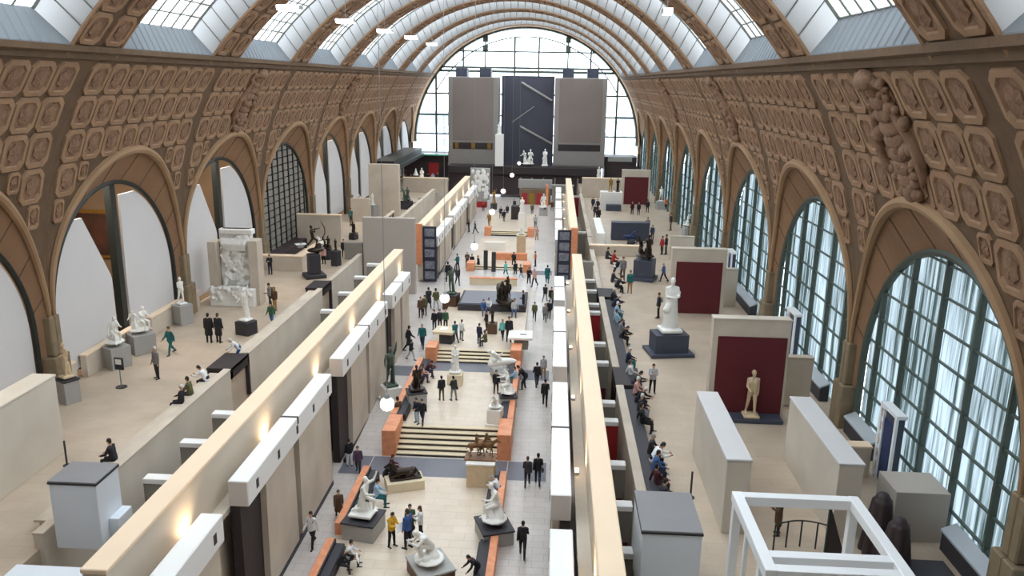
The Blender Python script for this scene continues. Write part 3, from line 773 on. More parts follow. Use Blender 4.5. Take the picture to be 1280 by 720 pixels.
# dark leaning screen between the towers with two pale diagonals
a, b = gy(626, 200, 134), gy(694, 84, 134)
t = thing('dark_screen', 'dark blue grey screen with pale diagonal strips between the two end towers', 'screen', ((a.x + b.x) / 2, 134, 2.1)); w = (b.x - a.x) / 2; h = b.z - 2.1
m = MB(); m.box(-w, w, 0, .4, 0, h * .93); m.build('screen', 'screen_dark', t)
def strip(p, q, r=.18):
    A, B = gy(*p, 133.8) - t.location, gy(*q, 133.8) - t.location; m = MB(); m.tube([A, B], r, 5); m.build('diagonal_strip', 'plinth_grey', t)
strip((652, 103), (690, 126)); strip((650, 158), (690, 180)); strip((640, 153), (668, 133), .06)
# dark base under the towers
def blk(name, px0, px1, pyt, pyb, y, depth, m_, lab, cat, cap=None):
    a, b = gy(px0, pyt, y), gy(px1, pyb, y); t = thing(name, lab, cat, ((a.x + b.x) / 2, y, b.z)); w = (b.x - a.x) / 2; h = a.z - b.z
    o = MB(); o.box(-w, w, 0, depth, 0, h, .03); o.build('body', m_, t)
    if cap: o = MB(); o.box(-w - .06, w + .06, -.06, depth + .06, h - .2, h + .02, .02); o.build('coping', cap, t)
    return t, w, h
t, w_, h_ = blk('end_gallery', 561, 750, 206, 246, 127.5, 2.3, 'brown_dark', 'dark brown gallery base under the towers', 'gallery')
for i in range(7):
    x = w_ * (-.05 + .15 * i); o = MB(); o.box(x - .12, x + .12, -.25, 0, 0, h_ * .62); o.build('pillar', 'grey_wall', t)
o = MB(); o.box(-w_, w_, -.6, .2, h_ - 1.2, h_ - .1, .04); o.build('balcony_front', 'recess_dark', t)
t, w_, h_ = blk('rear_gallery', 505, 561, 192, 236, 131, 5, 'brown_dark', 'dark brown side gallery left of the left tower under a glass ledge', 'gallery')
o = MB(); o.box(-w_ - 3, w_, -1.2, 0, h_ - .12, h_ + .12); o.build('glass_ledge', 'green_glass', t)
o = MB(); o.box(w_ * .1, w_ * .55, -.08, 0, h_ * .25, h_ * .75); o.build('red_hanging', 'red_wall', t)
t, w_, h_ = blk('rear_gallery', 756, 794, 196, 236, 131, 5, 'brown_dark', 'dark side gallery right of the right tower', 'gallery')
o = MB(); o.box(-w_ * .8, w_ * .7, -.3, 0, h_ - .7, h_ - .05); o.build('balcony_front', 'plinth_grey', t)
t, w_, h_ = blk('screen_wall', 648, 690, 224, 236, 121, .5, 'plinth_grey', 'pale grey glazed screen under the dark balcony', 'screen')
t, w_, h_ = blk('screen_wall', 650, 688, 236, 262, 120, .5, 'room_brown', 'brown screen wall below the pale grey glazing', 'screen')
for i in range(3): o = MB(); o.box(-w_ + .3 + i * 1.1, -w_ + 1.1 + i * 1.1, -.06, 0, h_ * .15, h_ * .8); o.build('painting', 'red_wall' if i != 1 else 'gilt', t)
t, w_, h_ = blk('screen_wall', 690, 716, 231, 262, 118, .5, 'grey_wall', 'grey screen wall right of the brown one', 'screen', 'plinth_grey')
o = MB(); o.box(-w_ - .9, -w_ - .5, 0, .3, 0, h_); o.build('red_post', 'orange_marble', t)
# white pillar with statue stands right of left tower -> see sculptures

# houses beyond the gable glass
for i, (x0, x1, h) in enumerate(((-34, -18, 10), (-16, -2, 7), (2, 12, 8), (14, 30, 11))):
    t = thing('city_house', ['pale far house beyond the glass gable, leftmost', 'low pale house behind the dark screen', 'low pale house behind the right tower', 'pale far house beyond the glass gable, rightmost'][i], 'house', ((x0 + x1) / 2, 190, 0))
    w = (x1 - x0) / 2; o = MB(); o.box(-w, w, 0, 10, -2, h); o.build('wall', 'city_wall', t)
    o = MB(); o.prism_y([(-w - .3, h), (w + .3, h), (w - 2, h + 2.6), (-w + 2, h + 2.6)], -.3, 10.3); o.build('roof', 'city_roof', t)
    for k in range(int(w * 2 / 3)):
        for z in (2, 5, 8):
            if z < h - 1.5: o = MB(); o.box(-w + 1.2 + 3 * k, -w + 2.4 + 3 * k, -.08, .02, z, z + 1.7); o.build('window', 'city_roof', t)

# ================================================================== left terrace walls
def slab(name, x0, x1, y0, y1, z0, z1, m_, lab, cap=None, cat='wall'):
    t = thing(name, lab, cat, ((x0 + x1) / 2, (y0 + y1) / 2, z0)); a, b = (x1 - x0) / 2, (y1 - y0) / 2
    o = MB(); o.box(-a, a, -b, b, 0, z1 - z0 - (.1 if cap else 0), .02); o.build('wall_body', m_, t)
    if cap: o = MB(); o.box(-a - .03, a + .03, -b - .03, b + .03, z1 - z0 - .1, z1 - z0, .02); o.build('coping', cap, t)
    return t
slab('display_wall', -21.3, -20.35, 14, 30, TZ, 8.0, 'limestone_pale', 'big pale stone wall at lower left corner of the left terrace', 'limestone_pale')
# low plinth ledge under the arch boards, jogging forward
for i, (x, y0, y1, lab) in enumerate(((-24.3, 30.5, 37.6, 'nearest'), (-24.3, 38.5, 44.6, 'second'), (-24.3, 45.5, 52.2, 'third'))):
    slab('plinth_ledge', XL + .05, x, y0, y1, TZ, 5.75, 'limestone', 'low beige ledge under left arch boards, %s from the front' % lab, 'beige_coping', 'ledge')
slab('dark_ledge', XL + .1, -23.3, 66, 79, TZ, 5.3, 'brown_dark', 'dark ledge under the gridded screen on left terrace', None, 'ledge')
slab('display_wall', -24.2, -20.6, 63.4, 64.0, TZ, 5.8, 'limestone', 'low beige wall behind black figure near the gridded screen', 'beige_coping')
slab('display_wall', -21.2, -20.6, 64.0, 71, TZ, 5.8, 'limestone', 'low beige wall under the white book stand on left terrace', 'beige_coping')
a = gz(380, 318, TZ); b = gz(430, 300, TZ)
slab('display_wall', -24.2, -20.0, 73.5, 74, TZ, 7.6, 'limestone', 'beige wall behind the bronze archer on left terrace', 'beige_coping')
a, b = gy(460, 205, 92), gy(499, 250, 92)
slab('display_wall', a.x, b.x, 92, 92.8, TZ, a.z, 'limestone', 'tall beige wall with round dark basin in front, left terrace')
a, b = gy(438, 248, 88), gy(462, 262, 88)
slab('display_wall', a.x, b.x, 88, 88.6, TZ, a.z, 'limestone', 'lower beige wall beside the tall beige one on left terrace')
slab('gallery_end_wall', -16.7, -12.1, 68.4, 69.0, 0, 8.3, 'wall_mid', 'pale end wall closing left side rooms before the banners')
slab('gallery_side_wall', -18.4, -16.75, 68.4, 69.0, 0, 6.0, 'grey_wall', 'grey pilastered wall left of the pale end wall')
t = thing('balustrade', 'pale topped balustrade with dark openings beside the pale end wall, left terrace edge', 'balustrade', (-18.3, 77.5, TZ))
o = MB(); o.box(-.2, .2, 0, 12.5, .85, 1.0, .02); o.build('rail', 'limestone', t); o = MB(); o.box(-.05, .05, 0, 12.5, 0, .85); o.build('dark_infill', 'recess_dark', t)
for i in range(9): o = MB(); o.box(-.12, .12, i * 1.53, i * 1.53 + .3, 0, .85); o.build('baluster', 'limestone_pale', t)
slab('gallery_end_wall', 2.2, 3.5, 66.0, 66.6, 0, 5.4, 'grey_wall', 'grey brown end wall closing right side rooms')
slab('display_wall', -17.2, -16.8, 72, 112, 0, 5.2, 'limestone_pale', 'pale far parapet of left terrace beyond end wall', 'limestone')
slab('display_wall', -21.5, -15.2, 113, 113.6, TZ, 6.6, 'limestone', 'far beige wall across left terrace under the dark gallery', 'beige_coping')
# long dark ledge on brackets at far left (balcony)
o = MB(); o.box(XL + .1, -21.4, 108, 131, 8.0, 8.5); o.box(XL + .1, -21.8, 108, 131, 8.5, 9.3); struct(o.build('trim_31', 'dark_frame'))

# ================================================================== right terrace walls
def red_panel_wall(y, px0, px1, pyt, ppx0, ppx1, ppt, lab):
    a, b = gy(px0, pyt, y), gy(px1, pyt, y); p0, p1 = gy(ppx0, ppt, y), gy(ppx1, ppt, y)
    t = thing('red_panel_wall', lab, 'wall', ((a.x + b.x) / 2, y, TZ)); w = (b.x - a.x) / 2; h = a.z - TZ
    o = MB(); o.box(-w, w, 0, .55, 0, h - .08); o.build('wall_body', 'limestone', t)
    o = MB(); o.box(-w - .03, w + .03, -.03, .58, h - .08, h, .02); o.build('coping', 'limestone_pale', t)
    o = MB(); o.box(p0.x - t.location.x, p1.x - t.location.x, -.05, .02, .05, p0.z - TZ, .015); o.build('red_panel', 'panel_red', t)
    return t
red_panel_wall(36.6, 893, 991, 397, 898, 985, 420, 'nearest stone wall with dark red panel behind the beige standing figure')
red_panel_wall(54.3, 841, 910, 310, 846, 904, 327, 'second stone wall with dark red panel behind the tall white statue')
red_panel_wall(106, 778, 814, 212, 781, 811, 221, 'farthest stone wall with dark red panel beyond the dark sofa wall')
slab('display_wall', 6.3, 7.15, 25.9, 32.2, TZ, 7.4, 'limestone_pale', 'free standing pale stone wall left of the white frame', 'white_panel')
slab('display_wall', 10.15, 11.0, 25.9, 32.0, TZ, 7.4, 'limestone_pale', 'free standing pale stone wall behind right side of the white frame', 'white_panel')
slab('display_wall', 10.2, 13.2, 30.6, 31.1, TZ, 5.9, 'limestone', 'low brown stone wall before the chequered cabinet', 'beige_coping')
q0, q1 = gz(1112, 676, TZ), gz(1180, 680, TZ)
slab('display_block', q0.x, q1.x, q0.y, q0.y + 1.6, TZ, gy(1140, 616, q0.y).z, 'wall_mid', 'square stone block beside black draped figures at lower right', None, 'block')
slab('dark_ledge', 11.0, 13.3, 18, 24.3, TZ, 4.8, 'granite_dark', 'dark flat floor slab at lower right below the windows', None, 'slab')
a, b = gz(765, 303, TZ), gz(812, 303, TZ)
slab('sofa_wall', a.x, b.x, 80.8, 82, TZ, gy(780, 278, 81).z, 'slate_blue', 'dark grey blue wall block with small blue figure before it', None, 'wall')
a, b = gz(748, 305, TZ + .6), gz(766, 305, TZ + .6)
slab('white_slab', a.x, b.x - .6, 78.5, 88, TZ, 5.6, 'plinth_white', 'bright white slab left of the dark blue wall block', None, 'slab')
a, b = gz(745, 325, TZ), gz(803, 325, TZ)
slab('terrace_low_wall', 3.4, b.x, 73.0, 73.6, TZ, 5.5, 'limestone', 'low beige wall in front of the dark blue wall block', 'beige_coping')
a, b = gy(728, 222, 112), gy(778, 236, 112)
slab('display_wall', a.x, b.x, 112, 112.6, TZ, a.z, 'limestone', 'far pale wall across right terrace left of the farthest red panel', 'beige_coping')
slab('display_wall', 3.5, 3.9, 80, 112, 2, 5.0, 'limestone_pale', 'pale far parapet of right terrace', 'limestone')
# side cabinets and screens by the right windows
for i, (y, x0, x1, h, lab) in enumerate(((38.0, 11.3, 13.0, 2.6, 'pale display screen behind the nearest red panel wall'), (56.5, 11.6, 13.3, 2.8, 'pale display screen behind the second red panel wall'),
        (41.5, 11.6, 13.4, 1.2, 'low pale screen beside radiator ledge right of nearest red wall'), (59.5, 11.4, 13.2, 1.2, 'low pale screen by windows beyond second red wall'), (72, 10.6, 12.8, 2.2, 'pale screen by windows between second and third red walls'), (66, 11.0, 12.4, 1.4, 'small pale screen by windows behind the tall easel'))):
    slab('display_screen', x0, x1, y, y + .4, TZ, TZ + h, 'limestone_pale', lab, 'limestone', 'screen')
# sloping pale radiator ledges under the windows
for i, (y0, y1, lab) in enumerate(((19, 25.5, 'pale sloping ledge under the nearest window, lower right corner'), (32.2, 35.2, 'pale sloping ledge at far end of nearest window'), (38.8, 43.2, 'pale sloping ledge under second window'), (54, 60, 'pale sloping ledge under third window'))):
    t = thing('radiator_ledge', lab, 'ledge', (13.75, y0, TZ))
    o = MB(); o.prism_y([(0, 0), (.45, 0), (.45, .9), (.0, .7)], 0, y1 - y0); o.build('casing', 'granite_dark', t)
    o = MB(); o.prism_y([(-.05, .69), (.45, .92), (.45, 1.0), (-.05, .77)], -.03, y1 - y0 + .03); o.build('top', 'ledge_grey', t)
# tall cabinets with chequered white frame and blue door at the windows
def cabinet(y, lab, h=3.4):
    t = thing('chequered_cabinet', lab, 'cabinet', (13.75, y, TZ))
    o = MB(); o.box(-.2, .05, -.75, .75, 0, h); o.build('body', 'slate_blue', t)
    o = MB(); o.box(-.24, -.2, -.42, .35, .1, h - .4); o.build('door_panel', 'blue_cloth', t)
    fr = MB(); fr.box(-.3, -.2, .62, .78, 0, h); fr.box(-.3, -.2, -.78, -.62, 0, h); fr.box(-.3, .1, -.8, .8, h, h + .14); fr.box(-.3, -.2, .36, .44, 0, h); fr.build('frame', 'frame_white', t)
    for k in range(11):
        o = MB(); o.box(-.27, -.2, .44, .62, .12 + k * .29, .28 + k * .29); o.build('tile', 'pink_tile' if k % 2 else 'frame_white', t)
cabinet(30.2, 'tall chequered cabinet with blue door against the nearest window', 3.1)
cabinet(43.9, 'tall chequered cabinet with dark door against the second window', 3.2)
cabinet(60.5, 'tall chequered cabinet against the third window', 3.2)

# ================================================================== foreground boxes and white frame
def service_box(x0, x1, y0, y1, z1, lab):
    t = thing('service_box', lab, 'box', ((x0 + x1) / 2, (y0 + y1) / 2, TZ)); a, b = (x1 - x0) / 2, (y1 - y0) / 2; h = z1 - TZ
    o = MB(); o.box(-a, a, -b, b, 0, h - .12, .02); o.build('body', 'box_white', t)
    o = MB(); o.box(-a - .03, a + .03, -b - .03, b + .03, h - .12, h - .06); o.build('shadow_gap', 'granite_dark', t)
    o = MB(); o.box(-a - .02, a + .02, -b - .02, b + .02, h - .06, h, .01); o.build('lid', 'box_top_grey', t)
    return t
t = service_box(-16.4, -14.8, 23.1, 24.5, 7.0, 'white service box with grey lid at lower left beside big stone wall')
o = MB(); o.box(.8, 1.15, -.2, .68, 0, .9, .02); o.build('step', 'box_white', t)
service_box(2.95, 4.75, 21.7, 24.1, 7.0, 'white service box with dark grey lid right of the long right wall')
slab('white_ledge', -16.6, -13.2, 20.2, 21.4, TZ, 5.0, 'box_white', 'low white ledge at bottom left below service box', None, 'ledge')
# white open frame (lattice box)
ZT = 8.6
c = [gz(925, 617, ZT), gz(1061, 622, ZT), gz(1110, 716, ZT), gz(962, 716, ZT)]
x0, x1, y1 = 5.55, 8.85, 21.2; y0 = 17.6; ym = gz(980, 692, ZT).y
t = thing('open_lattice', 'open white square lattice in lower right foreground', 'lattice', ((x0 + x1) / 2, (y0 + y1) / 2, TZ))
lx, ly, lz = t.location; h = ZT - TZ
r = .15
for xx in (x0, x1): o = MB(); o.box(xx - lx - r, xx - lx + r, y0 - ly - r, y1 - ly + r, h - .3, h, .015); o.build('rail', 'frame_white', t)
for yy in (y0, ym, y1): o = MB(); o.box(x0 - lx + r, x1 - lx - r, yy - ly - r, yy - ly + r, h - .3, h - .01, .01); o.build('rail', 'frame_white', t)
for xx in (x0, x1):
    for yy in (y0, ym, y1): o = MB(); o.box(xx - lx - .12, xx - lx + .12, yy - ly - .12, yy - ly + .12, 0, h - .3, .01); o.build('post', 'frame_white', t)
o = MB(); o.box(x0 - lx, x0 - lx + .1, y1 - ly - 1.2, y1 - ly - 1.05, 0, h - .3); o.build('post', 'frame_white', t)
# ================================================================== figures: one skeleton, posed, grown into a single skin
def remesh(mb, voxel, smooth=3, name='figure', decim=None):
    me = mb.mesh(name + '_raw', 'paper'); o = bpy.data.objects.new('tmp', me); COL.objects.link(o)
    m = o.modifiers.new('r', 'REMESH'); m.mode = 'VOXEL'; m.voxel_size = voxel
    if smooth: k = o.modifiers.new('s', 'SMOOTH'); k.iterations = smooth; k.factor = .5
    if decim: k = o.modifiers.new('d', 'DECIMATE'); k.ratio = decim
    dg = bpy.context.evaluated_depsgraph_get(); ev = o.evaluated_get(dg)
    out = bpy.data.meshes.new_from_object(ev, depsgraph=dg); out.name = name
    bpy.data.objects.remove(o); bpy.data.meshes.remove(me)
    if name.startswith('statue_'):
        zm = min(v.co.z for v in out.vertices); out.transform(Matrix.Translation((0, 0, -zm)))
    out.materials.clear(); out.polygons.foreach_set('use_smooth', [True] * len(out.polygons))
    return out
def rotx(v, a, o=(0, 0, 0)):
    """turn v about the x axis (a > 0 swings a hanging limb forward, +y)"""
    v = Vector(v); c, s = math.cos(a), math.sin(a); return Vector((v.x, v.y * c - v.z * s, v.y * s + v.z * c))
D = math.radians
class Pose:
    """facing +y, origin on the floor under the pelvis. angles in degrees"""
    def __init__(s, hip=((8, 0), (-8, 0)), knee=(5, 8), arm=((-5, 8, 15), (5, 8, 15)), lean=0, pelvis=.93, head=0, turn=0, spread=0):
        J = s.J = {}; s.lean = lean
        P = J['pelvis'] = Vector((0, 0, pelvis))
        up = rotx((0, 0, 1), D(-lean))
        J['waist'] = P + up * .16; J['chest'] = P + up * .38; J['neck'] = P + up * .55
        hd = rotx((0, 0, 1), D(-lean - head)); J['nb'] = J['neck'] + hd * .06; J['head'] = J['neck'] + hd * .175 + rotx((0, .02, 0), D(-lean - head))
        s.hd = hd; s.turn = D(turn)
        for i, sx in enumerate((-1, 1)):
            h = J['hip%d' % i] = P + Vector((sx * .09, 0, -.03))
            a, ab = hip[i]; d = rotx((sx * math.tan(D(ab + spread)), 0, -1), D(a)).normalized()
            k = J['knee%d' % i] = h + d * .43; d2 = rotx((sx * math.tan(D(ab + spread)) * .4, 0, -1), D(a - knee[i])).normalized()
            an = J['ank%d' % i] = k + d2 * .41
            f = rotx((0, 1, 0), D((a - knee[i]) * .35)); J['toe%d' % i] = an + Vector((sx * .025, f.y * .16, min(0, f.z) * .1 - .045))
            J['heel%d' % i] = an + Vector((0, -.045, -.045))
            sh = J['sh%d' % i] = J['neck'] + up * -.075 + Vector((sx * .18, 0, 0))
            sw, abd, el = arm[i][:3]; tw = arm[i][3] if len(arm[i]) > 3 else 0
            d = rotx((sx * math.sin(D(abd)), 0, -math.cos(D(abd))), D(sw - lean * .3)); e = J['el%d' % i] = sh + d * .28
            d2 = rotx((sx * (math.sin(D(abd)) * .6 - math.sin(D(tw))), 0, -1), D(sw + el - lean * .3)).normalized(); w_ = J['wr%d' % i] = e + d2 * .25
            J['hand%d' % i] = w_ + d2 * .08; s.__dict__['hd%d' % i] = d2
def body_blob(p, mb, grow=0.0, hands=True, head=True, legs=True, arms=True, torso=True, feet=True, f=1.0):
    J = p.J; g = grow; c = lambda a, b, ra, rb: mb.cap(J[a], J[b], ra * f + g, rb * f + g)
    if torso:
        for dx in (-.055, .055):
            o = Vector((dx, 0, 0))
            mb.cap(J['pelvis'] + o, J['waist'] + o * .8, .115 * f + g, .105 * f + g); mb.cap(J['waist'] + o * .8, J['chest'] + o * 1.3, .105 * f + g, .115 * f + g)
            mb.cap(J['chest'] + o * 1.3, J['neck'] + o * 1.6 - Vector((0, 0, .07)), .115 * f + g, .075 * f + g)
        c('sh0', 'sh1', .06, .06)
    if head:
        mb.cap(J['neck'] - Vector((0, 0, .05)), J['nb'], .058, .052); h = J['head']; R = Matrix.Rotation(p.turn, 3, 'Z')
        q = Vector((0, 0, 1)).rotation_difference(p.hd).to_matrix() @ R
        mb.ell(h, (.076, .092, .118), 16, 12, q); mb.ell(h + q @ Vector((0, .028, -.06)), (.052, .058, .058), 12, 8, q)
        mb.ell(h + q @ Vector((0, .098, -.022)), (.014, .02, .026), 8, 6, q); mb.ell(h + q @ Vector((0, .08, .02)), (.05, .016, .012), 8, 6, q)
        mb.ell(h + q @ Vector((0, .083, -.066)), (.024, .012, .009), 8, 6, q)
        for sx in (-1, 1): mb.ell(h + q @ Vector((sx * .078, -.005, -.015)), (.012, .02, .032), 8, 6, q)
        p.q = q
    for i, sx in enumerate((-1, 1)):
        if legs:
            c('hip%d' % i, 'knee%d' % i, .088, .058); c('knee%d' % i, 'ank%d' % i, .056, .038)
            k, a = J['knee%d' % i], J['ank%d' % i]; mb.ell(k.lerp(a, .3) + Vector((0, -.012, 0)), (.05 + g, .052 + g, .11))
        if feet: c('heel%d' % i, 'toe%d' % i, .04, .034)
        if arms:
            c('sh%d' % i, 'el%d' % i, .054, .042); c('el%d' % i, 'wr%d' % i, .041, .028)
        if hands:
            w_, d = J['wr%d' % i], p.__dict__['hd%d' % i]; side = d.cross(Vector((sx, 0, 0)))
            side = side.normalized() if side.length > .1 else Vector((0, 1, 0)); nrm = d.cross(side)
            mb.cap(w_, w_ + d * .03, .026, .03); mb.cap(w_ + d * .05 + side * .02, w_ + d * .07 - side * .02, .021, .021)
            for k, (of, L) in enumerate(((.03, .06), (.011, .072), (-.009, .068), (-.028, .052))):
                a = w_ + d * .085 + side * of; m_ = a + (d * .85 + nrm * -sx * .35).normalized() * L * .55; e = m_ + (d * .6 + nrm * -sx * .8).normalized() * L * .5
                mb.cap(a, m_, .0095, .009, 6); mb.cap(m_, e, .009, .0075, 6)
            a = w_ + d * .035 + side * .028; m_ = a + (d * .5 + side * .75).normalized() * .035; mb.cap(a, m_, .012, .0105, 6); mb.cap(m_, m_ + (d * .9 + side * .2).normalized() * .028, .0105, .008, 6)
    return mb
PROTO = {}
def make_proto(name, pose, seated=False):
    p = pose; d = {}
    d['body'] = remesh(body_blob(p, MB()), .0085, 1, 'body_' + name, .35)
    t = MB(); body_blob(p, t, .018, hands=False, head=False, legs=False, feet=False)
    for dx in (-.06, .06): t.cap(p.J['pelvis'] + Vector((dx, 0, -.03)), p.J['waist'] + Vector((dx, 0, 0)), .135, .13)
    d['jacket'] = remesh(t, .02, 2, 'jacket_' + name, .5)
    t = MB(); body_blob(p, t, .022, hands=False, head=False, legs=False, feet=False); J = p.J
    if seated:
        for i in (0, 1): t.cap(J['hip%d' % i], J['hip%d' % i].lerp(J['knee%d' % i], .9), .13, .1)
    else:
        m_ = (J['knee0'] + J['knee1']) / 2
        for i, dx in enumerate((-.07, .07)): t.cap(J['pelvis'] + Vector((dx, 0, 0)), m_.lerp(J['knee%d' % i], .6) + Vector((dx * .5, 0, .03)), .135, .13)
    d['coat'] = remesh(t, .022, 2, 'coat_' + name, .5)
    t = MB(); body_blob(p, t, .014, hands=False, head=False, arms=False, torso=False, feet=False)
    for dx in (-.055, .055): t.cap(p.J['pelvis'] + Vector((dx, 0, -.02)), p.J['pelvis'] + Vector((dx, 0, .08)), .128, .12)
    d['trousers'] = remesh(t, .018, 2, 'trousers_' + name, .5)
    t = MB()
    for i in (0, 1): t.cap(p.J['heel%d' % i], p.J['toe%d' % i], .05, .043); t.cap(p.J['heel%d' % i], p.J['ank%d' % i] + Vector((0, 0, -.01)), .046, .044)
    d['shoes'] = t.mesh('shoes_' + name, [], True) if False else remesh(t, .015, 1, 'shoes_' + name, .6)
    h, q = p.J['head'], p.q
    t = MB(); t.ell(h + q @ Vector((0, -.014, .036)), (.088, .096, .104), 14, 10, q); t.ell(h + q @ Vector((0, -.045, -.03)), (.074, .06, .08), 12, 8, q)
    cut = MB(); d['hair'] = remesh(t, .012, 2, 'hair_' + name, .6)
    t = MB(); t.ell(h + q @ Vector((0, -.018, .03)), (.09, .094, .106), 14, 10, q); t.ell(h + q @ Vector((0, -.06, -.09)), (.085, .05, .14), 12, 8, q)
    d['long_hair'] = remesh(t, .012, 2, 'long_hair_' + name, .6)
    t = MB()
    for sx in (-1, 1): t.ell(h + q @ Vector((sx * .03, .0825, .0)), (.013, .008, .008), 8, 5, q)
    d['eyes'] = t.mesh('eyes_' + name, [], True)
    t = MB(); c_ = p.J['chest'] + rotx((0, -.2, -.05), D(-p.lean)); t.ell(c_, (.15, .09, .2), 12, 8); 
    for sx in (-1, 1): t.tube([c_ + Vector((sx * .1, .02, .16)), p.J['neck'] + Vector((sx * .11, .03, .0)), p.J['chest'] + Vector((sx * .13, .13, 0)), c_ + Vector((sx * .12, .1, -.12))], .018, 6)
    d['backpack'] = t.mesh('backpack_' + name, [], True)
    t = MB(); a = p.J['hip1'] + Vector((.17, -.03, -.05)); t.ell(a, (.06, .15, .13), 12, 8); t.tube([a + Vector((0, .1, .1)), p.J['chest'] + Vector((.1, .13, .1)), p.J['neck'] + Vector((-.08, .05, 0)), p.J['chest'] + Vector((0, -.17, 0)), a + Vector((0, -.1, .1))], .014, 6)
    d['shoulder_bag'] = t.mesh('shoulder_bag_' + name, [], True)
    t = MB(); a = (p.J['hand0'] + p.J['hand1']) / 2; v = (p.J['wr0'] + p.J['wr1']) / 2
    PROTO[name] = d; d['_pose'] = p
    return d
make_proto('stand', Pose(((3, 3), (-3, 3)), (3, 4), ((0, 8, 12), (2, 8, 18))))
make_proto('stand_wide', Pose(((4, 7), (-6, 7)), (3, 6), ((12, 10, 70, 30), (-4, 10, 20)), head=8))
make_proto('folded', Pose(((2, 4), (-3, 4)), (3, 6), ((22, 10, 85, 55), (22, 10, 90, 55)), head=6))
make_proto('walk', Pose(((22, 1), (-20, 1)), (10, 22), ((-22, 7, 18), (24, 7, 30)), lean=3, pelvis=.9))
make_proto('walk_other', Pose(((-18, 1), (24, 1)), (25, 8), ((20, 7, 25), (-18, 7, 15)), lean=4, pelvis=.9))
make_proto('point', Pose(((4, 4), (-4, 4)), (3, 5), ((75, 25, 20), (2, 8, 15)), turn=10))
make_proto('read', Pose(((3, 4), (-2, 4)), (3, 4), ((30, 8, 70, 25), (30, 8, 70, 25)), head=22))
make_proto('stoop', Pose(((30, 3), (14, 3)), (30, 28), ((35, 8, 30), (30, 8, 40)), lean=42, pelvis=.84, head=-8))
make_proto('sit', Pose(((82, 5), (80, 7)), (84, 80), ((28, 8, 45, 15), (28, 8, 45, 15)), lean=8, pelvis=.56), True)
make_proto('sit_forward', Pose(((84, 6), (78, 9)), (90, 70), ((52, 8, 45, 20), (48, 8, 55, 25)), lean=28, pelvis=.55, head=12), True)
make_proto('sit_back', Pose(((78, 4), (80, 8)), (70, 85), ((-25, 14, 10), (30, 8, 40, 10)), lean=-8, pelvis=.56, turn=25), True)
PCOL = dict(black=(34, 33, 38), char=(52, 50, 56), navy=(38, 44, 68), blue=(56, 92, 150), teal=(34, 104, 106), green=(60, 96, 70), olive=(92, 92, 58), grey=(134, 132, 134), lgrey=(182, 182, 186),
            white=(236, 236, 238), yellow=(226, 176, 52), brown=(92, 66, 46), tan=(170, 132, 86), red=(164, 40, 38), maroon=(70, 26, 36), pink=(208, 160, 150), lblue=(164, 196, 220), jeans=(70, 88, 122), purple=(84, 64, 90), aqua=(120, 204, 196), orange=(206, 112, 66))
for n_, c_ in PCOL.items(): mat('cloth_' + n_, c_, .85, .18, 14)
mat('skin', (206, 158, 130), .55, .08, 10); mat('skin_dark', (132, 92, 70), .55, .08, 10)
for n_, c_ in dict(dark=(38, 30, 28), brown=(84, 60, 42), grey=(176, 172, 168), white=(232, 230, 226), blond=(184, 148, 96)).items(): mat('hair_' + n_, c_, .6, .25, 30)
mat('eye', (30, 24, 22), .3); mat('shoe', (40, 36, 36), .5, .2, 10)
MATCOPY = {}
def with_mat(me, m):
    k = (me.name, m)
    if k not in MATCOPY:
        if len(me.materials) == 0: me.materials.append(M[m]); MATCOPY[k] = me
        else: c = me.copy(); c.name = me.name; c.materials.clear(); c.materials.append(M[m]); MATCOPY[k] = c
    return MATCOPY[k]
def person(pose, loc, rz, label, top='black', bottom='black', hair='dark', coat=False, longhair=False, bag=None, h=1.72, skin='skin', paper=None, group=None):
    d = PROTO[pose]; t = thing('person', label, 'person', loc, D(rz), group); k = h / 1.70; t.scale = (k, k, k)
    link('body', with_mat(d['body'], skin), t)
    link('coat' if coat else 'jacket', with_mat(d['coat' if coat else 'jacket'], 'cloth_' + top), t)
    link('trousers', with_mat(d['trousers'], 'cloth_' + bottom), t); link('shoes', with_mat(d['shoes'], 'shoe'), t)
    link('hair', with_mat(d['long_hair' if longhair else 'hair'], 'hair_' + hair), t); link('eyes', with_mat(d['eyes'], 'eye'), t)
    if bag: link(bag[0], with_mat(d[bag[0]], 'cloth_' + bag[1]), t)
    if paper:
        J = d['_pose'].J; w_ = MB(); c = (J['hand0'] + J['hand1']) / 2 + Vector((0, .1, .04)); w_.box(c.x - .2, c.x + .2, c.y - .005, c.y + .15, c.z, c.z + .012)
        R = MB(); R.add([c + Vector((x, y, z)) for x, y, z in ((-.22, -.05, .08), (.22, -.05, .08), (.22, .08, -.26), (-.22, .08, -.26), (-.22, -.042, .084), (.22, -.042, .084), (.22, .088, -.256), (-.22, .088, -.256))], [(0, 1, 2, 3), (7, 6, 5, 4), (0, 4, 5, 1), (1, 5, 6, 2), (2, 6, 7, 3), (3, 7, 4, 0)])
        s_ = R.build('map_sheet', 'paper'); s_.location = loc; s_.rotation_euler.z = D(rz); s_.scale = (k, k, k); tag(s_, paper, 'map')
    return t
def zfloor(kind, px, py):
    """height of the floor under a pixel"""
    if kind == 'R':
        z = 0.0
        for _ in range(6): z = ramp(gz(px, py, z).y)
        return z
    if kind == 'M':
        z = 1.5
        for _ in range(8): p = gz(px, py, z); z = mid_floor(p.x, p.y)
        return z
    return kind
def mid_floor(x, y):
    if -8.3 < x < -2.1:
        for y0, y1, z in ((42, 52.3, 1.0), (53.7, 76.2, 1.6), (77.7, 92, 2.2), (95.1, 108, 2.6)):
            if y0 <= y <= y1: return z
    return ramp(y)
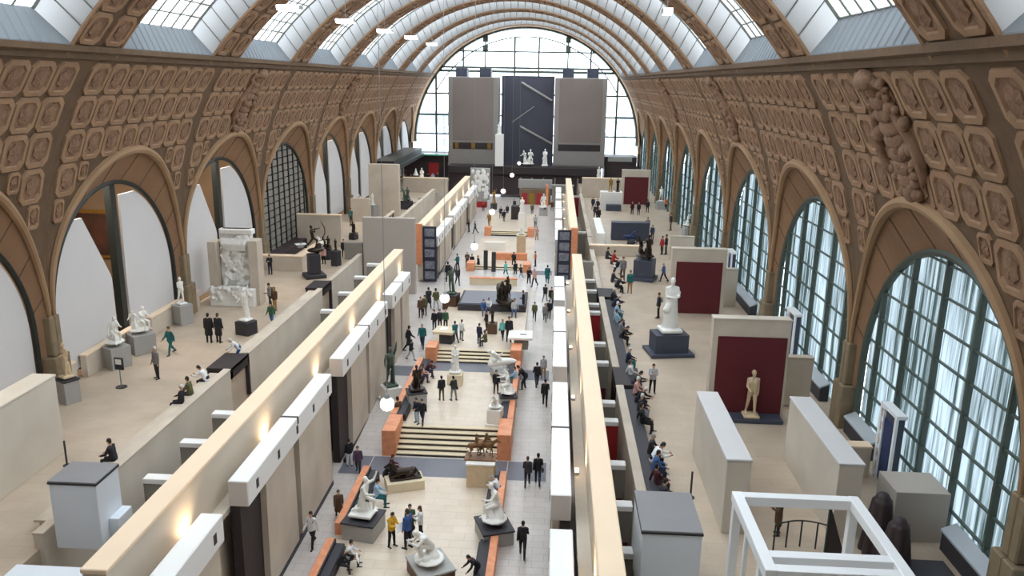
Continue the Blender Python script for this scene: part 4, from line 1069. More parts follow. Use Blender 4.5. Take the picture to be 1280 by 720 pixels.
def put(pose, fx, fy, hpx, fl, rz, label, **kw):
    z = zfloor(fl, fx, fy); p = gz(fx, fy, z)
    # real height from the pixel height at this depth
    hh = gy(fx, fy - hpx, p.y).z - z if hpx else 1.7
    seated = pose.startswith('sit'); hh = hh / (.77 if seated else 1.0)
    if pose == 'stoop': hh *= 1.15
    return person(pose, p, rz, label, h=max(1.5, min(1.84, hh)), **kw)

# ================================================================== statues: the same skeleton in marble or bronze on its own plinth
SPROTO = {}
def statue_mesh(name, poses, drape=(), blobs=(), base=None, vox=.022, dec=.5):
    """poses: list of (Pose, offset, rz, scale); drape: tapered folds; blobs: rocks"""
    mb = MB()
    for p, off, rz, k in poses:
        b = body_blob(p, MB(), .008); hq = p.q; h = p.J['head']; b.ell(h + hq @ Vector((0, -.02, .03)), (.09, .095, .105), 12, 8, hq)
        R = Matrix.Rotation(D(rz), 3, 'Z'); mb.add([R @ (Vector(v) * k) + Vector(off) for v in b.v], b.f)
    for a, b_, ra, rb in drape: mb.cap(a, b_, ra, rb)
    for c, r in blobs: mb.ell(c, r, 12, 8)
    if base: mb.box(*base, .03)
    return remesh(mb, vox, 2, 'statue_' + name, dec)
def plinth(t, w, d, h, m, step=None, cap=None, round_=False):
    o = MB()
    if round_: o.cyl(0, 0, 0, h, w / 2, 20)
    else: o.box(-w / 2, w / 2, -d / 2, d / 2, 0, h, .02)
    q = o.build('plinth', m, t)
    if step: o = MB(); o.box(-w / 2 - step, w / 2 + step, -d / 2 - step, d / 2 + step, 0, h * .16, .02); o.build('plinth_step', m, t)
    if cap: o = MB(); o.box(-w / 2 - .04, w / 2 + .04, -d / 2 - .04, d / 2 + .04, h - .02, h + .08, .02); o.build('plinth_top', cap, t)
def stand_on(name, label, mesh, m, loc, rz, w, d, h, pm, cat='statue', sc=1.0, step=None, cap=None, part='figure', group=None):
    """a plinth as one thing, the sculpture on it as another"""
    pn_ = thing('plinth', label[1], 'plinth', loc, D(rz)); plinth(pn_, w, d, h, pm, step, cap)
    s = link(name, with_mat(mesh, m)); s.location = Vector(loc) + Vector((0, 0, h + (.08 if cap else 0))); s.rotation_euler.z = D(rz); s.scale = (sc,) * 3
    return tag(s, label[0], cat)
# ================================================================== sculpture meshes
V3 = Vector
SM = {}
SM['standing'] = statue_mesh('standing', [(Pose(((6, 3), (-8, 4)), (2, 14), ((-12, 6, 20), (14, 10, 60, 20)), turn=15), (0, 0, .1), 0, 1)], base=(-.3, .3, -.28, .3, 0, .12))
SM['arm_up'] = statue_mesh('arm_up', [(Pose(((10, 3), (-8, 4)), (2, 12), ((165, 15, 20), (10, 20, 40)), lean=-4), (0, 0, .1), 0, 1)], [((-.12, -.1, .1), (-.1, -.08, .7), .12, .08)], base=(-.3, .3, -.28, .3, 0, .12))
SM['torso'] = statue_mesh('torso', [(Pose(((8, 2), (4, 3)), (4, 10), ((-10, 4, 95, 60), (-8, 4, 90, 60))), (0, 0, .1), 0, 1)], [((0, -.12, .1), (0, -.1, .75), .15, .1)], base=(-.3, .3, -.28, .3, 0, .12))
SM['draped'] = statue_mesh('draped', [(Pose(((3, 3), (-3, 3)), (4, 4), ((24, 6, 70, 40), (18, 6, 80, 40)), head=8), (0, 0, .1), 0, 1)],
                           [((x, y, .1), (x * .7, y * .6, 1.15), .13, .09) for x, y in ((-.16, 0), (.16, 0), (0, .13), (0, -.15), (-.1, -.1), (.11, .1))] + [((-.2, 0, 1.35), (.2, .12, .8), .1, .12)], base=(-.36, .36, -.33, .33, 0, .14))
SM['seated'] = statue_mesh('seated', [(Pose(((80, 6), (72, 8)), (85, 70), ((38, 10, 60, 20), (-10, 20, 35)), lean=14, pelvis=.6, head=15), (0, -.1, .08), 0, 1)],
                           [((-.12, -.12, .1), (.12, -.12, .42), .24, .2), ((-.12, .1, .12), (.1, .1, .3), .18, .12)], [((0, 0, .1), (.5, .48, .12))])
SM['kneeling'] = statue_mesh('kneeling', [(Pose(((70, 5), (10, 6)), (80, 95), ((120, 25, 45), (35, 14, 60, 20)), lean=12, pelvis=.62, head=-10), (0, 0, .1), 0, 1)],
                             [((-.05, -.1, .1), (0, -.05, .5), .2, .14), ((-.1, .15, .1), (-.1, .1, .35), .14, .1), ((-.25, .1, 1.25), (-.2, 0, .6), .07, .1)], base=(-.42, .42, -.45, .45, 0, .13))
SM['crouching'] = statue_mesh('crouching', [(Pose(((110, 5), (85, 8)), (120, 110), ((60, 8, 70, 30), (55, 8, 75, 35)), lean=38, pelvis=.45, head=18, turn=-20), (0, 0, .08), 0, 1)],
                              [((-.1, -.05, .1), (.1, -.05, .28), .22, .18), ((.1, .2, .1), (-.15, .22, .14), .16, .16)], [((0, .05, .08), (.52, .5, .1))])
SM['reclining'] = statue_mesh('reclining', [(Pose(((60, 4), (40, 6)), (50, 20), ((-20, 14, 10), (45, 10, 50, 20)), lean=-48, pelvis=.38, head=-35), (0, -.1, .05), 0, 1)],
                              [((0, -.5, .08), (0, .6, .1), .26, .2), ((-.15, -.45, .3), (.15, -.4, .3), .18, .16), ((0, .7, .1), (.1, .9, .1), .18, .12)])
SM['pair'] = statue_mesh('pair', [(Pose(((82, 6), (76, 8)), (85, 75), ((38, 10, 60, 20), (70, 20, 25)), lean=10, pelvis=.6), (-.2, 0, .08), 15, 1),
                                  (Pose(((30, 4), (10, 5)), (50, 30), ((80, 16, 30), (40, 12, 50)), lean=20, pelvis=.8, head=15), (.3, -.05, .05), -30, .85)],
                         [((-.2, -.15, .1), (-.1, -.1, .45), .25, .2), ((.2, 0, .1), (.3, 0, .5), .2, .12)], [((0, 0, .08), (.62, .5, .12))])
SM['archer'] = statue_mesh('archer', [(Pose(((55, 8), (-38, 6)), (70, 20), ((95, 8, 0), (70, 60, 110)), lean=-8, pelvis=.8, turn=-25), (0, 0, .25), 0, 1.15)],
                           [((-.25, .8, .9), (-.25, 1.05, 1.4), .035, .045), ((-.25, 1.05, 1.4), (-.25, 1.05, 1.8), .045, .045), ((-.25, 1.05, 1.8), (-.25, .75, 2.35), .045, .03), ((0, .3, .1), (0, .5, .5), .3, .18)], [((0, .2, .12), (.4, .7, .2))], vox=.025)
SM['horses'] = None
def quadruped(mb, x, y, z, rz, k, lie=False, neck=40):
    """small horse or lion: deep chest, tucked belly, jointed legs, neck and head"""
    b = MB(); h = .28 if lie else .95
    b.cap((0, -.45, h), (0, .35, h + .03), .22, .25); b.cap((0, -.5, h + .03), (0, -.35, h), .24, .22); b.cap((0, .3, h), (0, .5, h + .08), .24, .2)
    n = (0, .5 + .5 * math.cos(D(neck)), h + .1 + .55 * math.sin(D(neck))); b.cap((0, .45, h + .1), n, .17, .11); b.cap(n, (0, n[1] + .3, n[2] - .14), .105, .06)
    for sx in (-1, 1): b.cap((sx * .05, n[1] - .02, n[2] + .1), (sx * .06, n[1] - .03, n[2] + .18), .03, .012)
    b.cap((0, -.68, h + .08), (0, -.85, h - .25), .06, .03)
    for sx in (-1, 1):
        if lie:
            b.cap((sx * .17, .4, .2), (sx * .17, .75, .08), .09, .06); b.cap((sx * .2, -.4, .25), (sx * .24, -.1, .1), .13, .08); b.cap((sx * .24, -.1, .08), (sx * .24, -.4, .06), .07, .05)
        else:
            f = .12 if sx > 0 else -.08
            b.cap((sx * .13, .42, .85), (sx * .13, .46 + f, .48), .1, .055); b.cap((sx * .13, .46 + f, .48), (sx * .13, .42 + f * 1.4, .06), .05, .035); b.cap((sx * .13, .42 + f * 1.4, .06), (sx * .13, .47 + f * 1.4, .04), .05, .045)
            b.cap((sx * .13, -.5, .85), (sx * .14, -.36 - f, .55), .13, .07); b.cap((sx * .14, -.36 - f, .55), (sx * .14, -.56 - f, .33), .06, .045); b.cap((sx * .14, -.56 - f, .33), (sx * .14, -.52 - f, .06), .042, .035); b.cap((sx * .14, -.52 - f, .06), (sx * .14, -.46 - f, .04), .05, .045)
    R = Matrix.Rotation(D(rz), 3, 'Z'); mb.add([R @ (V3(v) * k) + V3((x, y, z)) for v in b.v], b.f)
def animal_group(name, items, blobs=(), riders=(), vox=.028, base=None):
    mb = MB()
    for it in items: quadruped(mb, *it)
    for c, r in blobs: mb.ell(c, r, 12, 8)
    for p, off, rz, k in riders:
        b = body_blob(p, MB(), .01); R = Matrix.Rotation(D(rz), 3, 'Z'); mb.add([R @ (V3(v) * k) + V3(off) for v in b.v], b.f)
    if base: mb.box(*base, .03)
    return remesh(mb, vox, 2, 'statue_' + name, .5)
SM['horse_riders'] = animal_group('horse_riders', [(-.3, 0, .1, -70, .75), (.25, .15, .1, -100, .75)], riders=[(Pose(((35, 20), (35, 20)), (50, 50), ((60, 10, 20), (60, 10, 30)), pelvis=.55), (-.3, 0, .6), -70, .7), (Pose(((35, 20), (35, 20)), (50, 50), ((60, 10, 20), (140, 10, 30)), pelvis=.55), (.25, .15, .6), -100, .7)], base=(-1, .9, -.5, .6, 0, .1))
SM['lion'] = animal_group('lion', [(0, 0, .08, 90, .95, True, 55)], base=(-.8, .9, -.35, .35, 0, .1))
SM['big_bronze'] = animal_group('big_bronze', [(-.2, 0, .4, 40, 1.2, False, 60), (.4, .3, .3, 70, 1.2, False, 30)], [((0, 0, .25), (1.1, .8, .35)), ((.2, .2, .7), (.6, .5, .5))], [(Pose(((10, 5), (-10, 5)), (10, 10), ((150, 15, 10), (60, 20, 20))), (-.3, -.1, .7), 20, 1.1)], .04)

def S_(name, label, plabel, mesh, m, fx, fy, fl, rz, w, d, h, pm, sc=1.0, **kw):
    z = zfloor(fl, fx, fy); p = gz(fx, fy, z); p = p + V3((0, d / 2, 0))
    return stand_on(name, (label, plabel), SM[mesh], m, p, rz, w, d, h, pm, sc=sc, **kw)
T = TZ
# ---- left terrace
S_('statue', 'beige stone torso like figure at left edge behind the big pale wall', 'slim grey plinth under the beige torso figure', 'torso', 'stone_beige', 82, 506, T, 150, .75, .75, 1.15, 'plinth_grey', .95, cap='granite_dark')
S_('statue', 'white seated figure on grey plinth, left terrace, nearer of two white ones side by side', 'grey plinth under the nearer white seated figure, left terrace', 'seated', 'marble_white', 141, 462, T, -120, 1.15, 1.0, 1.2, 'plinth_grey', 1.05)
S_('statue', 'white marble group of two figures on broad grey plinth by left arch boards', 'broad grey plinth under the white two figure group', 'pair', 'marble_white', 171, 444, T, -130, 1.25, 1.2, 1.15, 'plinth_grey', .95)
S_('statue', 'slender white standing statue against the second left arch pier', 'grey plinth under the slender white statue by arch pier', 'standing', 'marble_white', 225, 407, T, -120, .95, .95, 1.3, 'plinth_grey', .95)
S_('statue', 'white standing statue on black plinth in front of the big white relief', 'black plinth under white statue before the big relief', 'arm_up', 'marble_white', 305, 420, T, 160, 1.0, .9, .85, 'granite_dark', 1.12)
# great white relief between stone side walls
p = gz(295, 381, T); y = p.y
t = thing('relief_portal', 'huge white plaster relief between two stone side walls, second left arch', 'relief', (p.x, y, T))
top = gy(295, 286, y + .8).z - T
o = MB(); o.box(-1.15, 1.05, .7, 1.2, 0, top, .03); o.box(-1.05, 1.25, .5, 1.2, top - .35, top, .03); o.build('back_slab', 'plaster_white', t)
for x0, x1, hh in ((-1.75, -1.15, .9), (1.1, 1.75, .93)): o = MB(); o.box(x0, x1, .0, 1.1, 0, top * hh - .3, .02); o.build('side_wall', 'limestone', t)
o = MB(); r3 = random.Random(3)
for i in range(90):
    x, z = r3.uniform(-1.0, .95), r3.uniform(1.3, top - .4); q = r3.uniform(.1, .26); o.ell((x, .62, z), (q * r3.uniform(.6, 1.4), .22, q * r3.uniform(.6, 1.5)), 8, 6)
for i in range(16):
    x, z = r3.uniform(-.8, .8), r3.uniform(1.4, top - .9); a = r3.uniform(-1, 1); o.cap((x, .5, z), (x + .5 * math.sin(a), .42, z + .5 * math.cos(a)), .1, .06); o.ell((x + .6 * math.sin(a), .42, z + .6 * math.cos(a)), (.09, .1, .11), 8, 6)
for i in range(10): o.tube([(-.9 + .18 * i, .5, top - .6), (-.8 + .17 * i, .3, top - 1.0), (-.5 + .14 * i, .36, top - 1.5)], [.05, .14, .06], 6)
link('relief_figures', with_mat(remesh(o, .05, 1, 'relief_figures', .6), 'plaster_white'), t)
o = MB(); o.box(-1.6, 1.5, -.5, .5, 0, 1.25, .03); o.build('relief_base', 'plaster_white', t)
o = MB()
for i in range(30): x = r3.uniform(-1.5, 1.4); o.ell((x, -.45, r3.uniform(.5, 1.4)), (r3.uniform(.1, .25), .2, r3.uniform(.1, .3)), 8, 6)
o.cap((-1.6, -.3, 1.0), (-.9, -.5, 1.3), .1, .14)
link('base_figures', with_mat(remesh(o, .05, 1, 'base_figures', .6), 'plaster_white'), t)
# information stand, benches
p = gz(152, 484, T); t = thing('information_stand', 'dark information stand with small white picture, alone on left terrace', 'sign', p, D(170))
o = MB(); o.cyl(0, 0, 0, .04, .28, 16); o.build('base', 'granite_dark', t); o = MB(); o.cyl(0, 0, .04, 1.0, .035, 8); o.build('pole', 'steel', t)
o = MB(); o.box(-.26, .26, -.04, .04, .95, 1.6, .02); q = o.build('panel', 'granite_dark', t); o = MB(); o.box(-.17, .17, .04, .055, 1.25, 1.52); o.build('picture', 'paper', q)
def bench(px, py, z, w, rz, lab, m='granite_dark', d=.5):
    t = thing('bench', lab, 'bench', gz(px, py, z), D(rz)); o = MB(); o.box(-w / 2, w / 2, -d / 2, d / 2, .4, .5, .02); o.build('seat', m, t)
    for sx in (-1, 1): o = MB(); o.box(sx * (w / 2 - .06) - .05, sx * (w / 2 - .06) + .05, -d / 2 + .03, d / 2 - .03, 0, .4); o.build('leg', m, t)
bench(97, 469, T, 1.0, 20, 'black bench beside the beige torso figure')
bench(252, 362, T, 1.0, 75, 'black bench left of the big white relief')
bench(528, 252, T, 1.6, 80, 'black bench before the far white statues, left terrace')
bench(518, 258, T, 1.8, 60, 'dark bench at far parapet of left terrace')
# bronze archer
S_('statue', 'tall dark bronze archer with bow on dark column plinth, left terrace', 'dark column plinth under the bronze archer', 'archer', 'bronze', 391, 348, T, -60, .9, .9, 1.9, 'granite_dark', 1.0, step=.35)
# book stand on the low wall
p = gz(376, 309, 5.8); t = thing('open_book', 'white open book display on low beige wall near the gridded screen', 'book', p, D(30))
o = MB(); o.box(-.45, .45, -.35, .35, .25, .3, .01); o.build('pages', 'paper', t); o = MB(); o.prism_x([(-.3, 0), (.3, 0), (.3, .25), (-.3, .2)], -.3, .3); o.build('stand', 'plinth_grey', t); o = MB(); o.box(-.1, .12, -.1, .1, .3, .305); o.build('printed_mark', 'granite_dark', t)
for (fx, fy, mesh, m, w, h, pm, sc, lab) in (
    (399, 322, 'crouching', 'marble_white', .7, 1.1, 'plinth_grey', .7, ('small white crouching figure beside the bronze archer', 'grey plinth beside the bronze archer')),
    (408, 325, 'pair', 'bronze', .8, .8, 'granite_dark', .8, ('dark bronze pair right of the bronze archer', 'black plinth under dark bronze pair')),
    (419, 333, 'torso', 'bronze', .65, 1.3, 'granite_dark', .55, ('small dark torso on tall black plinth near left parapet', 'tall black plinth near left parapet')),
    (449, 268, 'seated', 'marble_white', .8, 1.0, 'limestone', .85, ('white seated figure before lower beige wall, left terrace', 'beige plinth under white seated figure before lower beige wall')),
    (465, 271, 'draped', 'marble_white', 1.0, 1.3, 'plinth_grey', .75, ('white draped bust like figure on grey plinth before tall beige wall', 'grey plinth before tall beige wall')),
    (507, 262, 'pair', 'bronze_green', 1.2, 1.0, 'granite_dark', 1.05, ('greenish group on dark plinth right of the tall beige wall', 'dark plinth under greenish group right of tall beige wall')),
    (527, 240, 'draped', 'marble_white', .9, 1.2, 'plinth_grey', 1.15, ('tall white draped statue before far beige wall, left terrace', 'grey plinth under far tall white draped statue')),
    (441, 300, 'kneeling', 'bronze', .7, .5, 'granite_dark', .8, ('small dark kneeling bronze by the left parapet beyond the gap', 'low black plinth under small dark kneeling bronze'))):
    S_('statue', lab[0], lab[1], mesh, m, fx, fy, T, 160, w, w, h, pm, sc)
p = gz(479, 256, T); t = thing('basin', 'round dark basin before the tall beige wall', 'basin', p); o = MB(); o.lathe(0, 0, [(1.0, 0), (1.15, .05), (1.2, .7), (1.05, .7), (1.0, .4), (0, .4)], 24); o.build('bowl', 'bronze_green', t)
s = link('statue', with_mat(SM['standing'], 'marble_white')); s.location = p + V3((0, 0, .4)); s.rotation_euler.z = D(170); tag(s, 'white standing statue inside the round dark basin', 'statue')
p = gz(520, 236, T); t = thing('vase', 'dark urn with white top beside far tall white statue', 'urn', p); o = MB(); o.lathe(0, 0, [(.35, 0), (.4, .1), (.3, .3), (.6, .9), (.65, 1.4), (.4, 1.9), (.45, 2.0)], 18); o.build('urn_body', 'bronze', t); o = MB(); o.lathe(0, 0, [(.42, 2.0), (.3, 2.2), (.12, 2.7), (.05, 3.0)], 14); o.build('white_top', 'marble_white', t)

# ---- middle of the alley
S_('statue', 'white kneeling figure with raised arm on dark topped plinth, left border of near platform', 'dark topped plinth breaking the left orange border', 'kneeling', 'marble_white', 450, 678, 0, -100, 1.5, 1.5, .8, 'plinth_grey', 1.2, cap='granite_dark')
S_('statue', 'white seated figure on round base, right border of near platform', 'dark topped plinth breaking the right orange border', 'seated', 'marble_white', 616, 683, 0, 110, 1.6, 1.4, .65, 'plinth_grey', 1.25, cap='granite_dark')
S_('statue', 'dark reclining animal bronze on low cream plinth near the stairs', 'long low cream plinth under dark animal bronze', 'lion', 'bronze', 503, 615, 0, 20, 1.9, 1.1, .5, 'plinth_cream', .95)
S_('statue', 'brown bronze horses with riders on square stone plinth in front of the stairs', 'square stone plinth under bronze horses', 'horse_riders', 'brown_bronze', 600, 610, 0, 0, 1.4, 1.4, 1.25, 'stone_beige', .85, cap='plinth_white')
S_('statue', 'white crouching figure on brown plinth at bottom of the photo', 'low brown plinth under white crouching figure, bottom centre', 'crouching', 'marble_white', 535, 735, 0, 120, 1.7, 1.5, .6, 'wood_brown', 1.3, cap='plinth_grey')
S_('statue', 'dark bronze figure on dark topped plinth, left side of second platform', 'dark topped grey plinth on left of second platform', 'kneeling', 'bronze', 519, 511, 1.0, 200, 1.1, 1.0, .9, 'plinth_grey', 1.0, cap='granite_dark')
S_('statue', 'tall white standing statue on cream plinth at foot of the middle stairs', 'cream plinth at foot of the middle stairs', 'draped', 'marble_white', 568, 482, 1.0, 180, .95, .95, .7, 'plinth_cream', 1.0)
S_('statue', 'white bust like figure on white plinth at front right of second platform', 'white round topped plinth at front right of second platform', 'crouching', 'marble_white', 618, 534, 1.0, 170, .8, .8, 1.0, 'plinth_white', .75, step=.06)
S_('statue', 'white reclining group at far right corner of second platform', 'stone plinth at far right corner of second platform', 'reclining', 'marble_white', 624, 476, 1.0, -70, 1.6, .9, .6, 'plinth_grey', 1.1)
S_('statue', 'white seated group on dark topped plinth at right border of second platform', 'dark topped plinth at right border of second platform', 'pair', 'marble_white', 634, 510, 1.0, 100, 1.0, 1.0, .6, 'plinth_grey', .95, cap='granite_dark')
S_('statue', 'green and white tall statue group standing in left walkway', 'rough white base under green statue in left walkway', 'arm_up', 'bronze_green', 487, 505, 'R', -150, 1.1, 1.1, 1.0, 'marble_white', 1.35, step=.12)
S_('statue', 'dark winged looking bronze with raised arm on brown plinth, left of blue topped plinth', 'brown plinth left of blue topped plinth', 'arm_up', 'bronze_green', 563, 388, 'M', 170, 1.2, 1.2, 1.2, 'wood_brown', 1.25, cap='granite_dark')
p = gz(572, 388, 1.6); q_ = gz(657, 391, 1.6); t = thing('platform_plinth', 'broad black plinth with blue grey top in the alley', 'plinth', ((p.x + q_.x) / 2, p.y, 1.6)); w_ = (q_.x - p.x) / 2
o = MB(); o.box(-w_, w_, 0, 4.6, 0, .55, .02); o.build('plinth', 'granite_dark', t); o = MB(); o.box(-w_ + .2, w_ - .2, .2, 4.4, .55, .6); o.build('blue_top', 'granite_band', t)
s = link('statue', with_mat(SM['big_bronze'], 'bronze')); s.location = gz(631, 381, 2.2); s.rotation_euler.z = D(120); s.scale = (.9,) * 3; tag(s, 'large black bronze group on right end of the blue topped plinth', 'statue')
S_('statue', 'small dark bronze on brown plinth among visitors on third platform', 'brown plinth among visitors on third platform', 'torso', 'bronze', 615, 418, 'M', 180, .7, .7, .8, 'wood_brown', .6)
p = gz(553, 431, 1.6); t = thing('display_table', 'cream sloping display table beside left orange block on third platform', 'table', p, D(-8))
o = MB(); o.box(-.75, .75, 0, 1.5, .75, .95, .02); o.build('table_top', 'plinth_cream', t); o = MB(); o.box(-.3, .6, .2, 1.3, 0, .75); o.build('table_base', 'granite_dark', t); o = MB(); o.box(-.4, .1, .6, 1.2, .95, .96); o.build('white_sheet', 'paper', t)
p = gz(651, 438, 1.6); t = thing('display_table', 'white map table beside right orange block on third platform', 'table', p)
o = MB(); o.box(-.95, .8, 0, 1.9, .75, .9, .02); o.build('table_top', 'plinth_white', t); o = MB(); o.box(-.5, .5, .2, 1.6, 0, .75); o.build('table_base', 'grey_wall', t); o = MB(); o.box(-.1, .35, .8, 1.0, .9, .905); o.build('printed_mark', 'granite_dark', t)
for fx, fy, h, lab in ((607, 341, 28, 'left of two tall black steles on far platform'), (617, 343, 28, 'right of two tall black steles on far platform')):
    z0_ = zfloor('M', fx, fy); p = gz(fx, fy, z0_); z1 = gy(fx, fy - h, p.y).z - z0_; t = thing('stele', lab, 'stele', p); o = MB(); o.box(-.2, .2, -.15, .15, .1, z1, .02); o.build('slab', 'granite_dark', t); o = MB(); o.box(-.28, .28, -.22, .22, 0, .1); o.build('base', 'recess_dark', t)
S_('statue', 'small pale bust on tall cream pedestal behind the orange low wall', 'tall cream pedestal behind the orange low wall', 'crouching', 'plaster_white', 651, 321, 'M', 180, .95, .95, 2.2, 'stone_beige', .8, cap='plinth_cream')
S_('statue', 'small golden brown standing bronze in the far alley below a globe lamp', 'thin pale plinth under golden brown bronze, far alley', 'standing', 'gilt', 611, 290, 'M', 160, .6, .6, .5, 'plinth_grey', 1.0)
S_('statue', 'gilt statue on dark plinth right of the red based relief', 'dark plinth under gilt statue right of red based relief', 'arm_up', 'gilt', 617, 262, 'M', 180, .9, .9, .8, 'granite_dark', 1.05)
S_('statue', 'small white pyramid shaped seated statue on grey plinth, far right of alley', 'grey plinth under far small white seated statue', 'seated', 'marble_white', 679, 270, 'M', 180, 1.2, 1.2, .9, 'plinth_grey', 1.3)
S_('statue', 'tall white draped statue beside black case in far alley', 'slim white plinth beside black case in far alley', 'draped', 'marble_white', 652, 284, 'M', 180, .9, .9, 1.6, 'plinth_white', 1.1)
blk('display_case', 639, 652, 258, 276, 103, 1.6, 'recess_dark', 'black display case left of far tall white statue', 'case')
blk('display_case', 706, 715, 258, 268, 108, 1.0, 'plinth_white', 'small white case at far right of the alley', 'case')
t, w_, h_ = blk('carved_relief', 588, 612, 210, 250, 116, .6, 'plinth_grey', 'pale carved relief panel standing on a red plinth at the far end', 'relief')
o = MB(); r3 = random.Random(5)
for i in range(60): q = r3.uniform(.12, .32); o.ell((r3.uniform(-w_ + .3, w_ - .3), -.02, r3.uniform(.3, h_ - .3)), (q, .16, q * 1.3), 8, 6)
link('carving', with_mat(remesh(o, .07, 1, 'carving', .6), 'plaster_white'), t)
blk('red_plinth', 591, 608, 250, 262, 115.8, 1.6, 'red_wall', 'red plinth under the pale carved relief panel', 'plinth', 'plinth_grey')
# statue pillar beside the left tower, small statues on the dark balcony
t, w_, h_ = blk('pillar', 619, 629, 168, 208, 126, 1.2, 'plinth_white', 'white pillar right of the left tower', 'pillar')
for fx, fy, y, mesh, sc, lab in ((624, 168, 126.6, 'draped', 1.0, 'small white statue on top of the white pillar by left tower'), (660, 206, 128.3, 'pair', 1.6, 'white group on the dark balcony between the towers'), (681, 206, 128.3, 'draped', 1.45, 'white draped statue on the dark balcony beside right tower')):
    s = link('statue', with_mat(SM[mesh], 'marble_white')); s.location = gy(fx, fy, y); s.location.z = gy(561, 206, 127.5).z + .02 if y > 127 else s.location.z; s.rotation_euler.z = D(180); s.scale = (sc,) * 3; tag(s, lab, 'statue')

# ---- right terrace
S_('statue', 'tall white draped statue on big dark stepped plinth, right terrace', 'big dark stepped plinth under tall white statue, right terrace', 'draped', 'marble_white', 837, 446, T, 190, 2.0, 1.4, 1.3, 'slate_blue', 1.75, step=.3)
S_('statue', 'beige standing figure in front of the nearest dark red panel', 'low dark base under beige figure at nearest red panel', 'standing', 'stone_beige', 940, 530, T, 180, 2.9, .9, .2, 'slate_blue', 1.25)
S_('statue', 'brown bronze group on dark stepped plinth, middle of right terrace', 'dark stepped plinth under brown bronze group, right terrace', 'pair', 'bronze', 806, 352, T, 160, 1.5, 1.5, 1.7, 'slate_blue', 1.25, step=.2)
blk('display_plinth', 751, 777, 240, 268, 101, 1.5, 'plinth_white', 'white display plinth left of the farthest red panel', 'plinth')
blk('display_case', 758, 776, 256, 269, 100, .8, 'slate_blue', 'dark box before the white display plinth near farthest red panel', 'case')
p = gy(763, 240, 101.7); s = link('statue', with_mat(SM['standing'], 'gilt')); s.location = p; s.scale = (1.0,) * 3; s.rotation_euler.z = PI; tag(s, 'small brown bronze on the white display plinth', 'statue')
s = link('statue', with_mat(SM['torso'], 'bronze')); s.location = gy(772, 240, 101.7); s.scale = (.9,) * 3; s.rotation_euler.z = PI; tag(s, 'small black bronze at right end of the white display plinth', 'statue')
S_('statue', 'small blue dark figure in front of the dark blue wall block', 'low dark plinth before the dark blue wall block', 'reclining', 'blue_cloth', 789, 306, T, 80, 1.4, .7, .35, 'granite_dark', .8)
for fx, fy, mesh, m, sc, lab in ((826, 262, 'standing', 'marble_white', 1.0, ('small white statue on right of farthest red panel', 'pale plinth right of farthest red panel')), (748, 236, 'draped', 'marble_white', 1.2, ('white statue before far gallery, left end of right terrace', 'pale plinth at far left end of right terrace')), (860, 296, 'crouching', 'marble_white', 1.1, ('white crouching figure behind the bentwood chair', 'pale plinth behind the bentwood chair'))):
    S_('statue', lab[0], lab[1], mesh, m, fx, fy, T, 190, 1.0, 1.0, 1.0, 'plinth_grey', sc)
p = gz(852, 312, T); t = thing('chair', 'black bentwood armchair by windows above second red panel wall', 'chair', p, D(160))
o = MB(); o.lathe(0, 0, [(.3, .44), (.34, .47), (.3, .5)], 16); o.build('seat', 'plinth_cream', t)
for a in (45, 135, 225, 315): o = MB(); o.tube([(.27 * math.cos(D(a)), .27 * math.sin(D(a)), .45), (.34 * math.cos(D(a)), .34 * math.sin(D(a)), 0)], .025, 6); o.build('leg', 'recess_dark', t)
o = MB(); o.tube([(-.34, .2, .48), (-.36, -.05, .75), (-.3, -.3, 1.15), (0, -.38, 1.3), (.3, -.3, 1.15), (.36, -.05, .75), (.34, .2, .48)], .035, 8); o.build('back_hoop', 'recess_dark', t)
# black draped figures lower right
for fx, fy, h, lab in ((1094, 690, 75, 'black draped column like figure in front of square stone block, lower right'), (1116, 712, 66, 'black draped lump beside the white frame, lower right')):
    p = gz(fx, fy, T); z1 = min(2.4, max(1.3, gy(fx, fy - h, p.y).z - T)); t = thing('draped_object', lab, 'draped object', p)
    o = MB()
    for k in range(7): a = k * 2 * PI / 7; o.cap((.42 * math.cos(a), .42 * math.sin(a), .05), (.2 * math.cos(a), .2 * math.sin(a), z1 - .35), .17, .15)
    o.cap((0, 0, .1), (0, 0, z1 - .25), .35, .26); link('cloth', with_mat(remesh(o, .04, 3, 'black_cloth', .6), 'brown_dark'), t)
# curved dark rail and dark flap seen through the white frame
p = gz(1003, 690, T + .1); t = thing('curved_rail', 'dark curved railing seen inside the white frame', 'railing', gz(1003, 690, T))
pts = [(-1.0 + .25 * i, .35 * math.sin(i * .4), 1.0) for i in range(9)]; o = MB(); o.tube(pts, .03, 6); o.build('handrail', 'dark_frame', t)
for i in range(0, 9, 2): o = MB(); o.tube([pts[i], (pts[i][0], pts[i][1], 0)], .03, 6); o.build('baluster', 'dark_frame', t)
t = thing('dark_flap', 'dark slanted panel inside the white frame, right side', 'panel', gz(1036, 692, T)); o = MB(); o.prism_y([(-.1, 0), (.5, 0), (-.05, 1.6)], 0, .08); o.build('panel', 'brown_dark', t); o = MB(); o.box(-.15, -.08, -.02, .1, 0, 1.7); o.build('edge_post', 'dark_frame', t)
for fx, fy, h, lab in ((863, 622, 30, 'thin dark post beside free standing pale wall, right terrace'), (84, 582, 26, 'thin dark post behind white service box, left terrace')):
    p = gz(fx, fy, T); t = thing('thin_post', lab, 'post', p); o = MB(); o.cyl(0, 0, 0, 1.1, .04, 8); o.build('rod', 'granite_dark', t); o = MB(); o.cyl(0, 0, 0, .03, .16, 12); o.build('foot', 'granite_dark', t)

